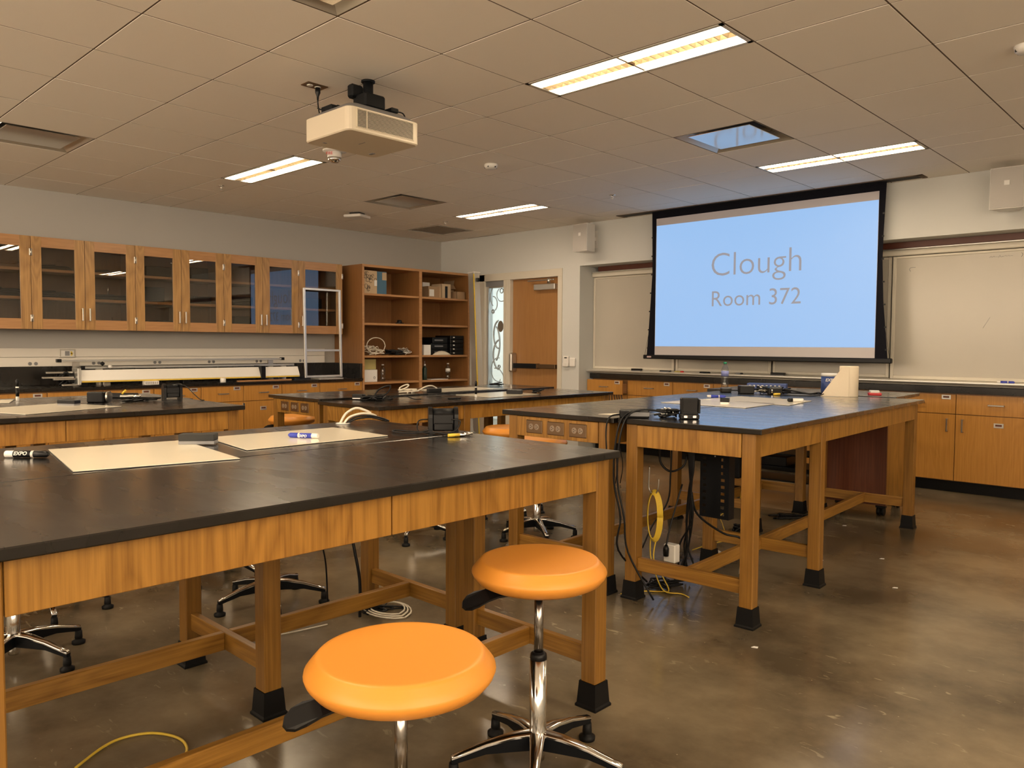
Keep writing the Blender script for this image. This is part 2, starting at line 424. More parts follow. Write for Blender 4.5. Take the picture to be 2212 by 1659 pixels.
for i in range(len(allx) - 1):
    x0, x1 = allx[i], allx[i + 1]
    for j in range(len(ys) - 1):
        y0, y1 = max(ys[j], BY), ys[j + 1]
        cx, cy = (x0 + x1) / 2, (y0 + y1) / 2
        skip = False
        for nm, ci, my in LIGHTS:
            lx0 = GX + ci * T
            if lx0 - .01 < cx < lx0 + 2 * T + .01 and near(y0, GY + my * T): skip = True
        for vx, vy, k in VC:
            if x0 < vx < x1 and y0 < vy < y1: skip = True
        if skip: continue
        g = 0.0042
        w_, d_ = x1 - x0 - 2 * g, y1 - y0 - 2 * g
        if w_ < 0.03 or d_ < 0.03: continue
        vis = any(inview((px_, py_, CZ), 10) for px_ in (x0, x1, cx) for py_ in (y0, y1, cy))
        if vis and ntile < 296:
            key = (round(w_, 3), round(d_, 3))
            if key not in tile_cache:
                bb = bmesh.new()
                p = [(-w_ / 2, -d_ / 2), (w_ / 2, -d_ / 2), (w_ / 2, d_ / 2), (-w_ / 2, d_ / 2)]
                q = [(sx * (w_ / 2 - .0006), sy * (d_ / 2 - .0006)) for sx, sy in ((-1, -1), (1, -1), (1, 1), (-1, 1))]
                lo = [bb.verts.new((a, c, 0)) for a, c in q]; mid = [bb.verts.new((a, c, 0.003)) for a, c in p]; hi = [bb.verts.new((a, c, 0.02)) for a, c in p]
                bb.faces.new(lo[::-1]); bb.faces.new(hi)
                for k_ in range(4):
                    l_ = (k_ + 1) % 4
                    bb.faces.new([lo[k_], lo[l_], mid[l_], mid[k_]]); bb.faces.new([mid[k_], mid[l_], hi[l_], hi[k_]])
                me = bpy.data.meshes.new('ceiling_tile'); bb.to_mesh(me); bb.free(); me.materials.append(tilem); tile_cache[key] = me
            o = bpy.data.objects.new('ceiling_tile', tile_cache[key]); COL.objects.link(o); o.parent = ceil
            o.location = (cx, cy, CZ + random.uniform(-0.0006, 0.0006)); ntile += 1
        else:
            stuffb.box(x0 + g, x1 - g, y0 + g, y1 - g, CZ, CZ + .02)
so = stuffb.done('ceiling_tile_field', tilem, ceil); so['kind'] = 'stuff'

# screen slot in the ceiling edge
st = struct(B().box(3.25, 6.32, -0.185, -0.06, CZ - .004, CZ + .012).done('trim_1', slotm))
b = B(); b.box(3.2, 6.36, -0.2, -0.185, CZ - .006, CZ + .01); b.box(3.2, 3.25, -0.2, -0.05, CZ - .006, CZ + .01); b.box(6.32, 6.36, -0.2, -0.05, CZ - .006, CZ + .01)
b.done('slot_edge', teem, st)

# light fixtures: two lamp strips with a louvre between
def fixture(ci, my, label, cool=False):
    x0 = GX + ci * T; y0 = GY + my * T; L, W = 2 * T, T / 2
    r = thing('ceiling_light', label, 'light', (x0 + L / 2, y0 + W / 2, CZ), 0, 'recessed lamp troffers')
    b = B(); g = .006
    b.box(x0 + g, x0 + L - g, y0 + g, y0 + g + .022, CZ - .002, CZ + .02); b.box(x0 + g, x0 + L - g, y0 + W - g - .022, y0 + W - g, CZ - .002, CZ + .02)
    b.box(x0 + g, x0 + g + .02, y0 + g, y0 + W - g, CZ - .002, CZ + .02); b.box(x0 + L - g - .02, x0 + L - g, y0 + g, y0 + W - g, CZ - .002, CZ + .02)
    b.box(x0 + g, x0 + L - g, y0 + g, y0 + W - g, CZ + .07, CZ + .08)
    b.done('housing', framem, r)
    lm = lamp_cool if cool else lampm
    for a, c in ((0.03, 0.118), (0.187, 0.275)):
        b = B(); b.box(x0 + .028, x0 + L - .028, y0 + a, y0 + c, CZ + .006, CZ + .014)
        b.done('lamp_strip', lm, r)
    b = B()
    n = 26
    for k in range(n + 1):
        xx = x0 + .03 + (L - .06) * k / n
        b.prism([(xx, CZ + .002), (xx + .004, CZ + .002), (xx + .010, CZ + .04), (xx - .006, CZ + .04)], 'y', y0 + .12, y0 + .185)
    b.box(x0 + .028, x0 + L - .028, y0 + .118, y0 + .122, CZ + .001, CZ + .04); b.box(x0 + .028, x0 + L - .028, y0 + .183, y0 + .187, CZ + .001, CZ + .04)
    b.done('louvre', cream, r)
    return r
FL = {'a': 'long lit ceiling troffer nearest the camera, left of the projection screen',
      'b': 'lit ceiling troffer closest to the top of the projection screen',
      'c': 'lit ceiling troffer behind the ceiling projector, above the wall cabinets',
      'd': 'cooler white ceiling troffer furthest away, above the open shelves',
      'e': 'ceiling troffer over the right side aisle', 'f': 'ceiling troffer in front of the right whiteboard',
      'g': 'added unseen ceiling troffer above the nearest lab table', 'h': 'added unseen ceiling troffer over the left table row', 'i': 'added unseen ceiling troffer beside the camera',
      'j': 'added unseen ceiling troffer behind the camera', 'k': 'added unseen ceiling troffer at the back left of the room'}
for nm, ci, my in LIGHTS: fixture(ci, my, FL[nm], nm == 'd')

# ventilation panels in the ceiling
VL = ['square ceiling air diffuser at the far left edge above the cabinets', 'square ceiling air diffuser behind the projector, near the shelves',
      'brown mesh return air grille in the far ceiling corner', 'shiny ceiling air diffuser mirroring the lit screen',
      'square ceiling air diffuser cut by the top edge of the photo', 'square ceiling air diffuser on the right side']
for (vx, vy, k), lb in zip(VC, VL):
    i = math.floor((vx - GX) / T); x0 = GX + i * T; x1 = x0 + T
    y0 = max(y for y in ys if y < vy); y1 = y0 + T
    r = thing('air_vent', lb, 'vent', ((x0 + x1) / 2, (y0 + y1) / 2, CZ), 0, 'ceiling air vents')
    if k == 'return':
        b = B(); b.box(x0 + .02, x1 - .02, y0 + .02, y1 - .02, CZ + .004, CZ + .012); b.done('mesh_panel', return_m, r)
        b = B()
        for a in (0,): 
            b.box(x0 + .006, x1 - .006, y0 + .006, y0 + .024, CZ - .003, CZ + .01); b.box(x0 + .006, x1 - .006, y1 - .024, y1 - .006, CZ - .003, CZ + .01)
            b.box(x0 + .006, x0 + .024, y0 + .024, y1 - .024, CZ - .003, CZ + .01); b.box(x1 - .024, x1 - .006, y0 + .024, y1 - .024, CZ - .003, CZ + .01)
        b.done('frame', vent_f, r)
    else:
        b = B()
        # sloping pan around the hanging plaque
        o_ = [(x0 + .008, y0 + .008), (x1 - .008, y0 + .008), (x1 - .008, y1 - .008), (x0 + .008, y1 - .008)]
        i_ = [(x0 + .09, y0 + .09), (x1 - .09, y0 + .09), (x1 - .09, y1 - .09), (x0 + .09, y1 - .09)]
        A = [b.bm.verts.new((*p, CZ)) for p in o_]; C_ = [b.bm.verts.new((*p, CZ + .055)) for p in i_]
        A2 = [b.bm.verts.new((*p, CZ + .012)) for p in o_]; C2 = [b.bm.verts.new((*p, CZ + .065)) for p in i_]
        for q in range(4):
            s_ = (q + 1) % 4
            b.bm.faces.new([A[q], A[s_], C_[s_], C_[q]]); b.bm.faces.new([A2[q], C2[q], C2[s_], A2[s_]]); b.bm.faces.new([A[q], A2[q], A2[s_], A[s_]]); b.bm.faces.new([C_[q], C_[s_], C2[s_], C2[q]])
        b.done('frame', vent_f, r)
        B().box(x0 + .075, x1 - .075, y0 + .075, y1 - .075, CZ + .004, CZ + .010, .002).done('plaque', vent_m, r)
        B().box(x0 + .09, x1 - .09, y0 + .09, y1 - .09, CZ + .09, CZ + .10).done('duct', slotm, r)

def small_ceiling(name, x, y, label, cat, kind):
    r = thing(name, label, cat, (x, y, CZ))
    if kind == 'smoke':
        B().lathe([(.052, 0), (.055, -.006), (.05, -.026), (.036, -.038), (.0, -.040)], (x, y, CZ), 24).done('body', whitep, r)
        b = B()
        for a in range(5):
            t = a * 2 * PI / 5; b.box(x + .045 * math.cos(t) - .006, x + .045 * math.cos(t) + .006, y + .045 * math.sin(t) - .006, y + .045 * math.sin(t) + .006, CZ - .03, CZ - .02)
        b.done('grille', slotm, r)
    elif kind == 'sprinkler':
        B().lathe([(.030, 0), (.032, -.003), (.012, -.006)], (x, y, CZ), 16).done('escutcheon', chrome, r)
        b = B(); b.cyl((x, y, CZ - .03), (x, y, CZ - .004), .006); b.tube([(x - .011, y, CZ - .006), (x - .013, y, CZ - .02), (x - .004, y, CZ - .034)], .002, 5); b.tube([(x + .011, y, CZ - .006), (x + .013, y, CZ - .02), (x + .004, y, CZ - .034)], .002, 5)
        b.lathe([(.013, -.036), (.013, -.038)], (x, y, CZ), 10); b.done('head', chrome, r)
    elif kind == 'ap':
        Mx = Matrix.Translation((x, y, CZ - .045)) @ Matrix.Rotation(.4, 4, 'Z')
        B().box(-.11, .11, -.11, .11, -.012, .02, .012, Mx, 2).done('body', whitep, r)
        B().box(-.06, .06, -.06, .06, .02, .045, 0, Mx).done('bracket', slotm, r)
small_ceiling('smoke_detector', 3.93, -2.89, 'round ceiling smoke detector in the middle of the ceiling, between projector and screen', 'smoke detector', 'smoke')
small_ceiling('smoke_detector', 7.60, -2.90, 'round ceiling smoke detector at the right edge of the photo', 'smoke detector', 'smoke')
small_ceiling('sprinkler', 1.48, -3.97, 'small fire sprinkler in the ceiling left of the warm troffer over the cabinets', 'sprinkler', 'sprinkler')
small_ceiling('sprinkler', 3.89, -1.20, 'small fire sprinkler in the ceiling left of the projection screen top', 'sprinkler', 'sprinkler')
small_ceiling('sprinkler', 1.44, -1.19, 'small fire sprinkler beside the furthest troffer', 'sprinkler', 'sprinkler')
small_ceiling('wireless_access_point', 1.17, -2.25, 'white wireless access point hanging under the ceiling above the shelves', 'access point', 'ap')
# fire strobe
r = thing('fire_strobe', 'white round ceiling fire alarm strobe lettered FIRE under the projector', 'alarm', (3.38, -4.0, CZ))
B().lathe([(.088, 0), (.088, -.008), (.055, -.014)], (3.38, -4.0, CZ), 28).done('base', whitep, r)
B().lathe([(.052, -.008), (.052, -.05), (.048, -.056)], (3.38, -4.0, CZ), 24).done('housing', whitep, r)
B().lathe([(.050, -.054), (.045, -.075), (.025, -.09), (0, -.093)], (3.38, -4.0, CZ), 20).done('lens', chrome, r)
text_obj('FIRE', .03, redp, 'lettering', Matrix.Translation((3.40, -4.049, CZ - .042)) @ Matrix.Rotation(yaw * .7, 4, 'Z') @ Matrix.Translation((-.035, -.004, 0)) @ XZ, r)

# ---------------------------------------------------------------- ceiling projector
PXc, PYc, ZB = 4.845, -4.79, 2.38
r = thing('projector', 'cream ceiling projector with a louvred side on a black bracket', 'projector', (PXc, PYc, CZ))
hw, hd = .212, .235
def rrect(hw, hd, rad, n=4, cx=0, cy=0):
    pts = []
    for (sx, sy, a0) in ((1, 1, 0), (-1, 1, 90), (-1, -1, 180), (1, -1, 270)):
        for k in range(n + 1):
            a = math.radians(a0 + 90 * k / n); pts.append((cx + sx * (hw - rad) + rad * math.cos(a), cy + sy * (hd - rad) + rad * math.sin(a)))
    return pts
def rbox(b, hw, hd, z0, z1, rad, cx, cy, top=1.0, bot=1.0, M=None):
    rings = []
    lay = [(z0, bot), (z0 + .006, 1), (z1 - .004, 1), (z1, top)]
    for z, s in lay:
        ins = 0 if s == 1 else .006
        rings.append([b._v(M, (x, y, z)) for x, y in rrect(hw - ins, hd - ins, rad, 4, cx, cy)])
    b.bm.faces.new(rings[0][::-1]); b.bm.faces.new(rings[-1])
    n = len(rings[0])
    for A, C_ in zip(rings, rings[1:]):
        for i in range(n): b.bm.faces.new([A[i], A[(i + 1) % n], C_[(i + 1) % n], C_[i]])
b = B(); rbox(b, hw, hd, ZB, ZB + .125, .035, PXc, PYc, .9, .9); b.done('body', cream, r)
b = B()
rg = []
for z, ins in ((ZB + .125, .006), (ZB + .158, .05), (ZB + .162, .06)):
    rg.append([b.bm.verts.new((x, y, z)) for x, y in rrect(hw - ins, hd - ins, .04, 4, PXc, PYc)])
b.bm.faces.new(rg[0][::-1]); b.bm.faces.new(rg[-1])
for A, C_ in zip(rg, rg[1:]):
    for i in range(len(A)): b.bm.faces.new([A[i], A[(i + 1) % len(A)], C_[(i + 1) % len(A)], C_[i]])
b.done('top_cover', greyp, r)
xs_ = PXc + hw
b = B(); b.box(xs_ - .004, xs_ + .0012, PYc - .185, PYc + .185, ZB + .022, ZB + .112); b.done('vent_recess', slotm, r)
b = B()
for k in range(13):
    z = ZB + .026 + k * .0068; b.box(xs_, xs_ + .003, PYc - .185, PYc + .185, z, z + .0021)
for yy in (-.187, -.125, .183): b.box(xs_, xs_ + .005, PYc + yy, PYc + yy + .004, ZB + .020, ZB + .114)
b.box(xs_, xs_ + .005, PYc - .19, PYc + .19, ZB + .112, ZB + .116); b.box(xs_, xs_ + .005, PYc - .19, PYc + .19, ZB + .018, ZB + .022)
b.done('vent_louvre', cream, r)
b = B(); b.box(PXc - .01, PXc + .05, PYc - .02, PYc - .014, ZB - .001, ZB + .001); b.box(PXc - .13, PXc - .115, PYc - .17, PYc - .15, ZB - .0015, ZB + .001); b.box(PXc - .15, PXc - .11, PYc + .15, PYc + .17, ZB - .003, ZB + .002)
b.done('underside_marks', greyp, r)
b = B()   # lens facing the screen
b.cyl((PXc, PYc + hd - .01, ZB + .065), (PXc, PYc + hd + .02, ZB + .065), .045, 24); b.done('lens', blackp, r)
b = B()   # bracket
b.cyl((PXc, PYc + .04, ZB + .20), (PXc, PYc + .04, CZ), .028, 16)
b.lathe([(.038, 0), (.038, -.010), (.03, -.012)], (PXc, PYc + .04, CZ), 20); b.box(PXc - .06, PXc - .01, PYc - .06, PYc + .02, ZB + .25, CZ - .03, .01)
b.box(PXc - .05, PXc + .07, PYc - .03, PYc + .11, ZB + .19, ZB + .27, .01)
b.box(PXc - .10, PXc + .10, PYc - .12, PYc + .14, ZB + .158, ZB + .185, .006)
b.box(PXc - .16, PXc - .06, PYc - .16, PYc - .10, ZB + .165, ZB + .20, .005, None)
b.box(PXc + .06, PXc + .16, PYc + .08, PYc + .13, ZB + .165, ZB + .19, .005)
b.box(PXc - .13, PXc - .09, PYc - .10, PYc + .02, ZB + .17, ZB + .215, .005)
b.done('bracket', blackm, r)
b = B(); b.tube([(PXc - .12, PYc - .15, ZB + .17), (PXc - .16, PYc - .18, ZB + .19), (PXc - .19, PYc - .12, ZB + .20), (PXc - .1, PYc - .05, ZB + .2)], .004)
b.tube([(PXc + .12, PYc + .1, ZB + .18), (PXc + .15, PYc + .16, ZB + .175), (PXc + .13, PYc + .2, ZB + .15)], .004); b.done('cable', blackp, r)
r = thing('ceiling_outlet', 'small dark outlet plate in the ceiling with the projector power plug', 'outlet', (4.56, -4.91, CZ))
B().box(4.52, 4.60, -4.975, -4.845, CZ - .005, CZ + .001, .002).done('plate', bronze, r)
b = B(); b.lathe([(.018, 0), (.017, -.003)], (4.56, -4.94, CZ - .005), 14); b.lathe([(.018, 0), (.017, -.003)], (4.56, -4.89, CZ - .005), 14); b.done('socket', whitep, r)
b = B(); b.lathe([(.014, 0), (.015, -.03), (.007, -.05), (.004, -.075)], (4.56, -4.89, CZ - .006), 12)
b.tube([(4.56, -4.89, CZ - .07), (4.562, -4.889, CZ - .11), (4.60, -4.90, CZ - .17), (4.68, -4.92, CZ - .205), (4.72, -4.91, CZ - .21)], .0035)
b.done('power_cord', blackp, r)

# ---------------------------------------------------------------- projection screen
SY = -0.12
r = thing('projection_screen', 'pulled-down projection screen showing Clough Room 372 in grey on light blue', 'screen', (4.84, SY, CZ))
b = B()
L = [(3.627, CZ + .02), (3.636, 2.3), (3.640, 2.074), (3.622, 1.75), (3.600, 1.42), (3.581, 1.17)]
R_ = [(6.101, 1.17), (6.078, 1.40), (6.050, 1.70), (6.034, 2.05), (6.037, 2.3), (6.052, CZ + .02)]
b.prism(L + R_, 'y', SY, SY + .003); b.done('black_surround', fabric, r)
b = B(); b.box(3.685, 5.992, SY - .0025, SY - .0002, 1.178, 2.655); b.done('screen_surface', screenm, r)
b = B(); b.box(3.690, 5.990, SY - .0040, SY - .0030, 1.277, 2.578); b.done('projected_slide', slidem, r)
text_obj('Clough', .3, slidet, 'slide_title', Matrix.Translation((4.362, SY - .0047, 1.998)) @ XZ, r, .0004, -0.0035, width=.944)
text_obj('Room 372', .2, slidet, 'slide_subtitle', Matrix.Translation((4.372, SY - .0047, 1.690)) @ XZ, r, .0004, -0.0008, width=.936)
b = B(); b.box(3.545, 6.14, SY - .022, SY + .018, 1.138, 1.183, .007); b.done('bottom_bar', blackp, r)
b = B(); b.box(3.60, 3.655, SY - .024, SY - .021, 1.153, 1.170, .004); b.done('maker_plate', logo_pk, r)
b = B(); b.tube([(3.60, SY, 1.40), (3.56, SY - .005, 1.18)], .0015, 4, sub=1); b.tube([(6.06, SY, 1.52), (6.12, SY - .005, 1.18)], .0015, 4, sub=1)
for k in range(7):
    z = 1.25 + k * .2; xl = 3.59 + min(1, (z - 1.2) / .9) * .045
    b.box(xl - .008, xl + .01, SY - .004, SY + .004, z, z + .014)
    xr = 6.09 - min(1, (z - 1.2) / .9) * .055
    b.box(xr - .01, xr + .007, SY - .004, SY + .004, z, z + .014)
b.done('tension_cord', blackp, r)

# ---------------------------------------------------------------- wall speakers
def speaker(x0, x1, z0, z1, label, turn):
    cx = (x0 + x1) / 2; yf = -0.26; dw = (x1 - x0)
    r = thing('wall_speaker', label, 'speaker', (cx, -.02, z0))
    M = Matrix.Translation((cx, -.17, 0)) @ Matrix.Rotation(turn, 4, 'Z')
    b = B(); hw_ = dw / 2
    b.prism([(-hw_, -.09), (hw_, -.09), (hw_ * .55, .09), (-hw_ * .55, .09)], 'z', z0, z1, M); b.done('cabinet', whitep, r)
    b = B(); b.box(-hw_ + .004, hw_ - .004, -.096, -.089, z0 + .005, z1 - .005, .002, M); b.done('grille', speakerm, r)
    b = B(); b.box(-.018, .018, -.099, -.095, (z0 + z1) / 2 + .02, (z0 + z1) / 2 + .056, 0, M); b.done('badge', labelw, r)
    b = B(); b.box(-.02, .02, .08, .16, (z0 + z1) / 2 - .02, (z0 + z1) / 2 + .02, 0, M); b.box(cx - .05, cx + .05, -.006, -.0005, (z0 + z1) / 2 - .1, (z0 + z1) / 2 + .1); b.done('wall_bracket', whitep, r)
speaker(2.63, 2.86, 2.37, 2.685, 'white wall speaker on the left of the projection screen', -0.12)
speaker(6.87, 7.10, 2.37, 2.69, 'grey fronted wall speaker at the right edge above the whiteboard', 0.06)

# ---------------------------------------------------------------- whiteboards in the niche
BYf = 0.27
def board(x0, x1, label, yf=BYf, z0=1.0, z1=2.11):
    r = thing('whiteboard', label, 'whiteboard', ((x0 + x1) / 2, yf, z0), 0, 'whiteboard panels along the front wall')
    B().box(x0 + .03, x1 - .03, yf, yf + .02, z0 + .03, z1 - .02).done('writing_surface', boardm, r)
    for a in ((x0, x0 + .03, z0, z1), (x1 - .03, x1, z0, z1), (x0 + .03, x1 - .03, z1 - .02, z1), (x0 + .03, x1 - .03, z0, z0 + .03)):
        B().box(a[0], a[1], yf - .008, yf + .022, a[2], a[3], .003).done('frame_rail', framem, r)
    return r
board(2.535, 3.69, 'narrow whiteboard panel left of the projection screen')
board(3.71, 4.84, 'whiteboard panel mostly hidden behind the left half of the screen')
board(4.86, 5.99, 'whiteboard panel mostly hidden behind the right half of the screen')
wb = board(6.01, 8.45, 'wide whiteboard with faint writing right of the projection screen', .235, .995, 2.105)
board(8.47, 10.6, 'whiteboard panel beyond the right edge of the photo')
b = B()
random.seed(3)
for k in range(8): 
    x = 6.78 + k * .022; b.tube([(x, .2335, 2.045 + random.uniform(-.006, .006)), (x + .01, .2335, 2.055 + random.uniform(-.008, .008)), (x + .016, .2335, 2.045)], .0012, 4, sub=2)
b.tube([(7.01, .2335, 2.07), (7.02, .2335, 2.055), (7.01, .2335, 2.035)], .002, 4)
b.tube([(6.20, .2335, 2.0), (6.165, .2335, 2.0), (6.15, .2335, 1.985), (6.16, .2335, 1.965)], .002, 4)
b.tube([(6.75, .2335, 1.45), (6.80, .2335, 1.54)], .001, 4, sub=1)
b.done('marker_writing', greyp, wb)
tr = struct(B().box(2.535, RX, .225, .30, 2.112, 2.165, .008).done('trim_2', framem))
B().box(2.535, RX, .215, .30, 2.165, 2.175, .002).done('rail_lip', alu, tr)
struct(B().box(2.62, RX, .24, .32, 2.180, 2.235).done('trim_3', brown_strip))
tr = struct(B().box(2.50 + .032, RX, .262, .52, 0.945, 0.998).done('trim_4', framem))
b = B(); b.prism([(.262, .998), (.262, .985), (.14, .965), (.135, .975), (.135, .985), (.145, .982), (.2, .99)], 'x', 2.50 + .035, RX); b.done('marker_tray', alu, tr)

# front base cabinets
FY = 0.245
FX = [2.437 + .1, 3.07, 3.69, 4.20, 4.71, 5.313, 5.939, 6.561, 7.18, 7.80, 8.42, 9.04, 9.66, 10.28, 10.9]
struct(B().prism([(.215, .889), (.215, .962), (.222, .9665), (.51, .9665), (.51, .889)], 'x', 2.537, RX).done('worktop_front', epoxy)) if False else None
tag(B().prism([(.205, .884), (.205, .94), (.212, .9445), (.51, .9445), (.51, .884)], 'x', 2.537, RX).done('worktop', epoxy), 'long black worktop under the marker tray on the front wall', 'worktop')
def handle_h(b, x, y, z, L=.105):   # on a face looking to -y
    b.box(x - L / 2, x - L / 2 + .008, y - .03, y, z - .006, z + .006); b.box(x + L / 2 - .008, x + L / 2, y - .03, y, z - .006, z + .006)
    b.box(x - L / 2, x + L / 2, y - .034, y - .026, z - .006, z + .006, .002)
def handle_v(b, x, y, z, L=.105):
    b.box(x - .006, x + .006, y - .03, y, z - L / 2, z - L / 2 + .008); b.box(x - .006, x + .006, y - .03, y, z + L / 2 - .008, z + L / 2)
    b.box(x - .006, x + .006, y - .034, y - .026, z - L / 2, z + L / 2, .002)
def plate_x(b, b2, x, y, z):
    b.box(x - .037, x + .037, y - .004, y, z - .02, z + .02, .0015); b2.box(x - .024, x + .024, y - .0052, y - .0035, z - .006, z + .010)
def front_unit(xs3, label, open_drawer=None):
    x0, x1 = xs3[0], xs3[-1]
    r = thing('base_cabinet', label, 'cabinet', ((x0 + x1) / 2, .38, 0), 0, 'base cabinets on the front wall')
    B().box(x0 + .001, x1 - .001, FY + .02, .51, .105, .884).done('body', cab_in, r)
    B().box(x0 + .001, x1 - .001, FY + .085, .50, 0, .105).done('toe_kick', rubber, r)
    for i in range(len(xs3) - 1):
        a, c = xs3[i] + .003, xs3[i + 1] - .003
        yo = 0.0
        if open_drawer == i: yo = -.10
        d = B().box(a, c, FY + yo, FY + .019 + yo, .700, .870, .0015).done('drawer_front', cab_v, r)
        if yo:
            b = B(); b.box(a + .02, a + .034, FY + .019 + yo, FY + .2, .715, .83); b.box(c - .034, c - .02, FY + .019 + yo, FY + .2, .715, .83); b.box(a + .03, c - .03, FY + .019 + yo, FY + .2, .715, .722); b.done('drawer_box', shelf_m, d)
        b = B(); handle_h(b, (a + c) / 2, FY + yo, .79, .12); b.done('handle', steel, d)
        b, b2 = B(), B(); plate_x(b, b2, c - .075, FY + yo, .845); b.done('label_holder', alu, d); b2.done('label_slot', brown_strip, d)
        d = B().box(a, c, FY, FY + .019, .112, .694, .0015).done('door', cab_v, r)
        hx = (c - .06) if i % 2 == 0 else (a + .055)
        b = B(); handle_v(b, hx, FY, .60, .115); b.done('handle', steel, d)
        b, b2 = B(), B(); plate_x(b, b2, (a + c) / 2 + (.02 if i % 2 else -.10), FY, .62); b.done('label_holder', alu, d); b2.done('label_slot', brown_strip, d)
    return r
front_unit([2.540, 3.07], 'front base cabinet with its drawer pulled open, next to the wall corner', 0)
front_unit(FX[1:4], 'front base cabinet under the left whiteboard, right of the open drawer')
front_unit(FX[3:6], 'front base cabinet below the middle of the screen')
front_unit([FX[5], FX[6]], 'single front base cabinet behind the paper towels')
front_unit(FX[6:9], 'front base cabinet with two doors right of the instructor desk')
front_unit(FX[8:11], 'front base cabinet at the right edge of the photo')
front_unit(FX[10:13], 'front base cabinet beyond the right edge')
# things on the marker tray
def eraser(x, y, z, rz, label, group=None, L=.125, W=.05, H=.03, two=None):
    r = thing('whiteboard_eraser', label, 'eraser', (x, y, z), rz, group)
    M = Matrix.Translation((x, y, z)) @ Matrix.Rotation(rz, 4, 'Z')
    B().box(-L / 2, L / 2, -W / 2, W / 2, .008, H, .003, M).done('grip', blackp, r)
    B().box(-L / 2 + .002, L / 2 - .002, -W / 2 + .002, W / 2 - .002, 0, .009, 0, M).done('felt', two or greyp, r)
TZ = .985
eraser(3.23, .20, TZ, .05, 'black eraser on the marker tray, leftmost', 'black erasers on the marker tray')
eraser(3.62, .20, TZ, -.03, 'flat black eraser on the marker tray left of the screen bar', 'black erasers on the marker tray', .13, .05, .02)
eraser(4.95, .20, TZ, .03, 'black eraser on the marker tray left of the paper towels', 'black erasers on the marker tray', .14, .05, .033)
def marker(p, rz, label, body, cap, L=.125, stand=False, group=None, brand=True, rad=.0095):
    r = thing('dry_erase_marker', label, 'marker', p, 0, group)
    if stand: M = Matrix.Translation(p)
    else: M = Matrix.Translation((p[0], p[1], p[2] + rad + .0005)) @ Matrix.Rotation(rz, 4, 'Z') @ Matrix.Rotation(PI / 2, 4, 'Y') @ Matrix.Translation((0, 0, -L / 2))
    B().lathe([(rad * .9, 0), (rad, .003), (rad, L * .66)], seg=14, M=M).done('barrel', body, r)
    B().lathe([(rad * 1.02, L * .66), (rad * 1.02, L * .93), (rad * .7, L * .97), (rad * .45, L)], seg=14, M=M).done('cap', cap, r)
    if brand:
        b = B().lathe([(rad * 1.025, L * .2), (rad * 1.025, L * .6)], seg=14, M=M); b.done('label_band', cap if cap is not whitep else blackp, r)
    return r, M
marker((6.94, .20, TZ), 0.04, 'white marker with dark blue end lying on the right marker tray', whitep, bluecap)
marker((4.12, .205, TZ), 0.02, 'dark marker on the tray under the left end of the screen', blackp, blackp, brand=False)
marker((4.52, .21, TZ), 0.1, 'small dark marker on the tray behind the water bottle', greyp, blackp, .08, brand=False)
marker((3.80, .20, TZ), 0.1, 'pale green marker on the tray beside the flat eraser', greenish, redp, .11, brand=False)

# ---------------------------------------------------------------- door, side light, corridor
fr = struct(thing('door_1', None, None, (1.5, 0.05, 0)))
b = B()
b.box(0.79, 0.90, -.012, .13, 0, 2.22, .003); b.box(1.255, 1.375, -.012, .13, 0, 2.13, .003); b.box(2.19, 2.255, -.012, .13, 0, 2.13, .003)
b.box(0.79, 2.255, -.012, .13, 2.13, 2.225, .003)
b.box(2.255, 2.262, -.014, 0.0, 0, 2.225); b.box(1.300, 1.312, -.018, -.01, 0, 2.13)
b.done('frame', framem, fr)
leaf = B().box(1.378, 2.187, .045, .09, .008, 2.127, .002).done('door_leaf', door_v, fr)
b = B(); b.box(1.80, 2.15, -.025, .045, 1.975, 2.045, .004); b.done('closer', alu, leaf)
b = B(); b.box(1.70, 2.14, -.03, -.015, 2.085, 2.10, .002); b.cyl((2.06, -.03, 2.05), (2.06, -.03, 2.11), .02, 14); b.done('closer_arm', steel, leaf)
b = B(); b.box(1.44, 1.86, -.025, .02, .985, 1.045, .003); b.done('push_bar', blackm, leaf)
b = B(); b.box(1.86, 2.16, -.015, .045, .99, 1.04, .003); b.box(1.855, 1.866, -.028, .03, .983, 1.047); b.done('bar_case', bronze, leaf)
b = B(); b.box(1.395, 1.455, -.055, .045, .93, 1.18, .02, seg=2); b.done('latch_case', steel, leaf)
b = B(); b.box(1.372, 1.392, -.02, .045, .98, 1.10, .002); b.done('strike', blackm, leaf)
sl = struct(thing('window_1', None, None, (1.08, 0.06, 0)))
b = B(); b.box(.90, .945, .02, .10, 0, 2.13); b.box(1.235, 1.258, .02, .10, 0, 2.13); b.box(.945, 1.235, .02, .10, 2.04, 2.13); b.box(.945, 1.235, .02, .10, 0, .1)
b.done('window_frame', alu, sl)
B().box(.90, 1.258, .015, .03, 2.06, 2.13).done('window_header', greyp, sl)
B().box(.945, 1.235, .055, .061, .1, 2.04).done('pane', clear_m, sl)
b = B()
def arc(cx, cz, r0, a0, a1, wd, n=14, sx=1.0):
    P = []
    for k in range(n + 1):
        a = math.radians(a0 + (a1 - a0) * k / n); P.append((cx + sx * r0 * math.cos(a), .053, cz + r0 * math.sin(a)))
    b.tube(P, wd, 5, sub=1)
arc(1.02, 1.93, .13, 60, 250, .008, sx=.5); arc(1.0, 1.83, .10, -60, 90, .007, sx=.8); arc(1.16, 1.95, .09, 120, 330, .006); arc(1.16, 2.0, .03, 0, 360, .007)
arc(1.12, 1.42, .19, 100, 260, .012, sx=.55); arc(1.0, 1.30, .26, -60, 60, .012, sx=.5); arc(1.13, 1.15, .20, 90, 260, .012, sx=.6)
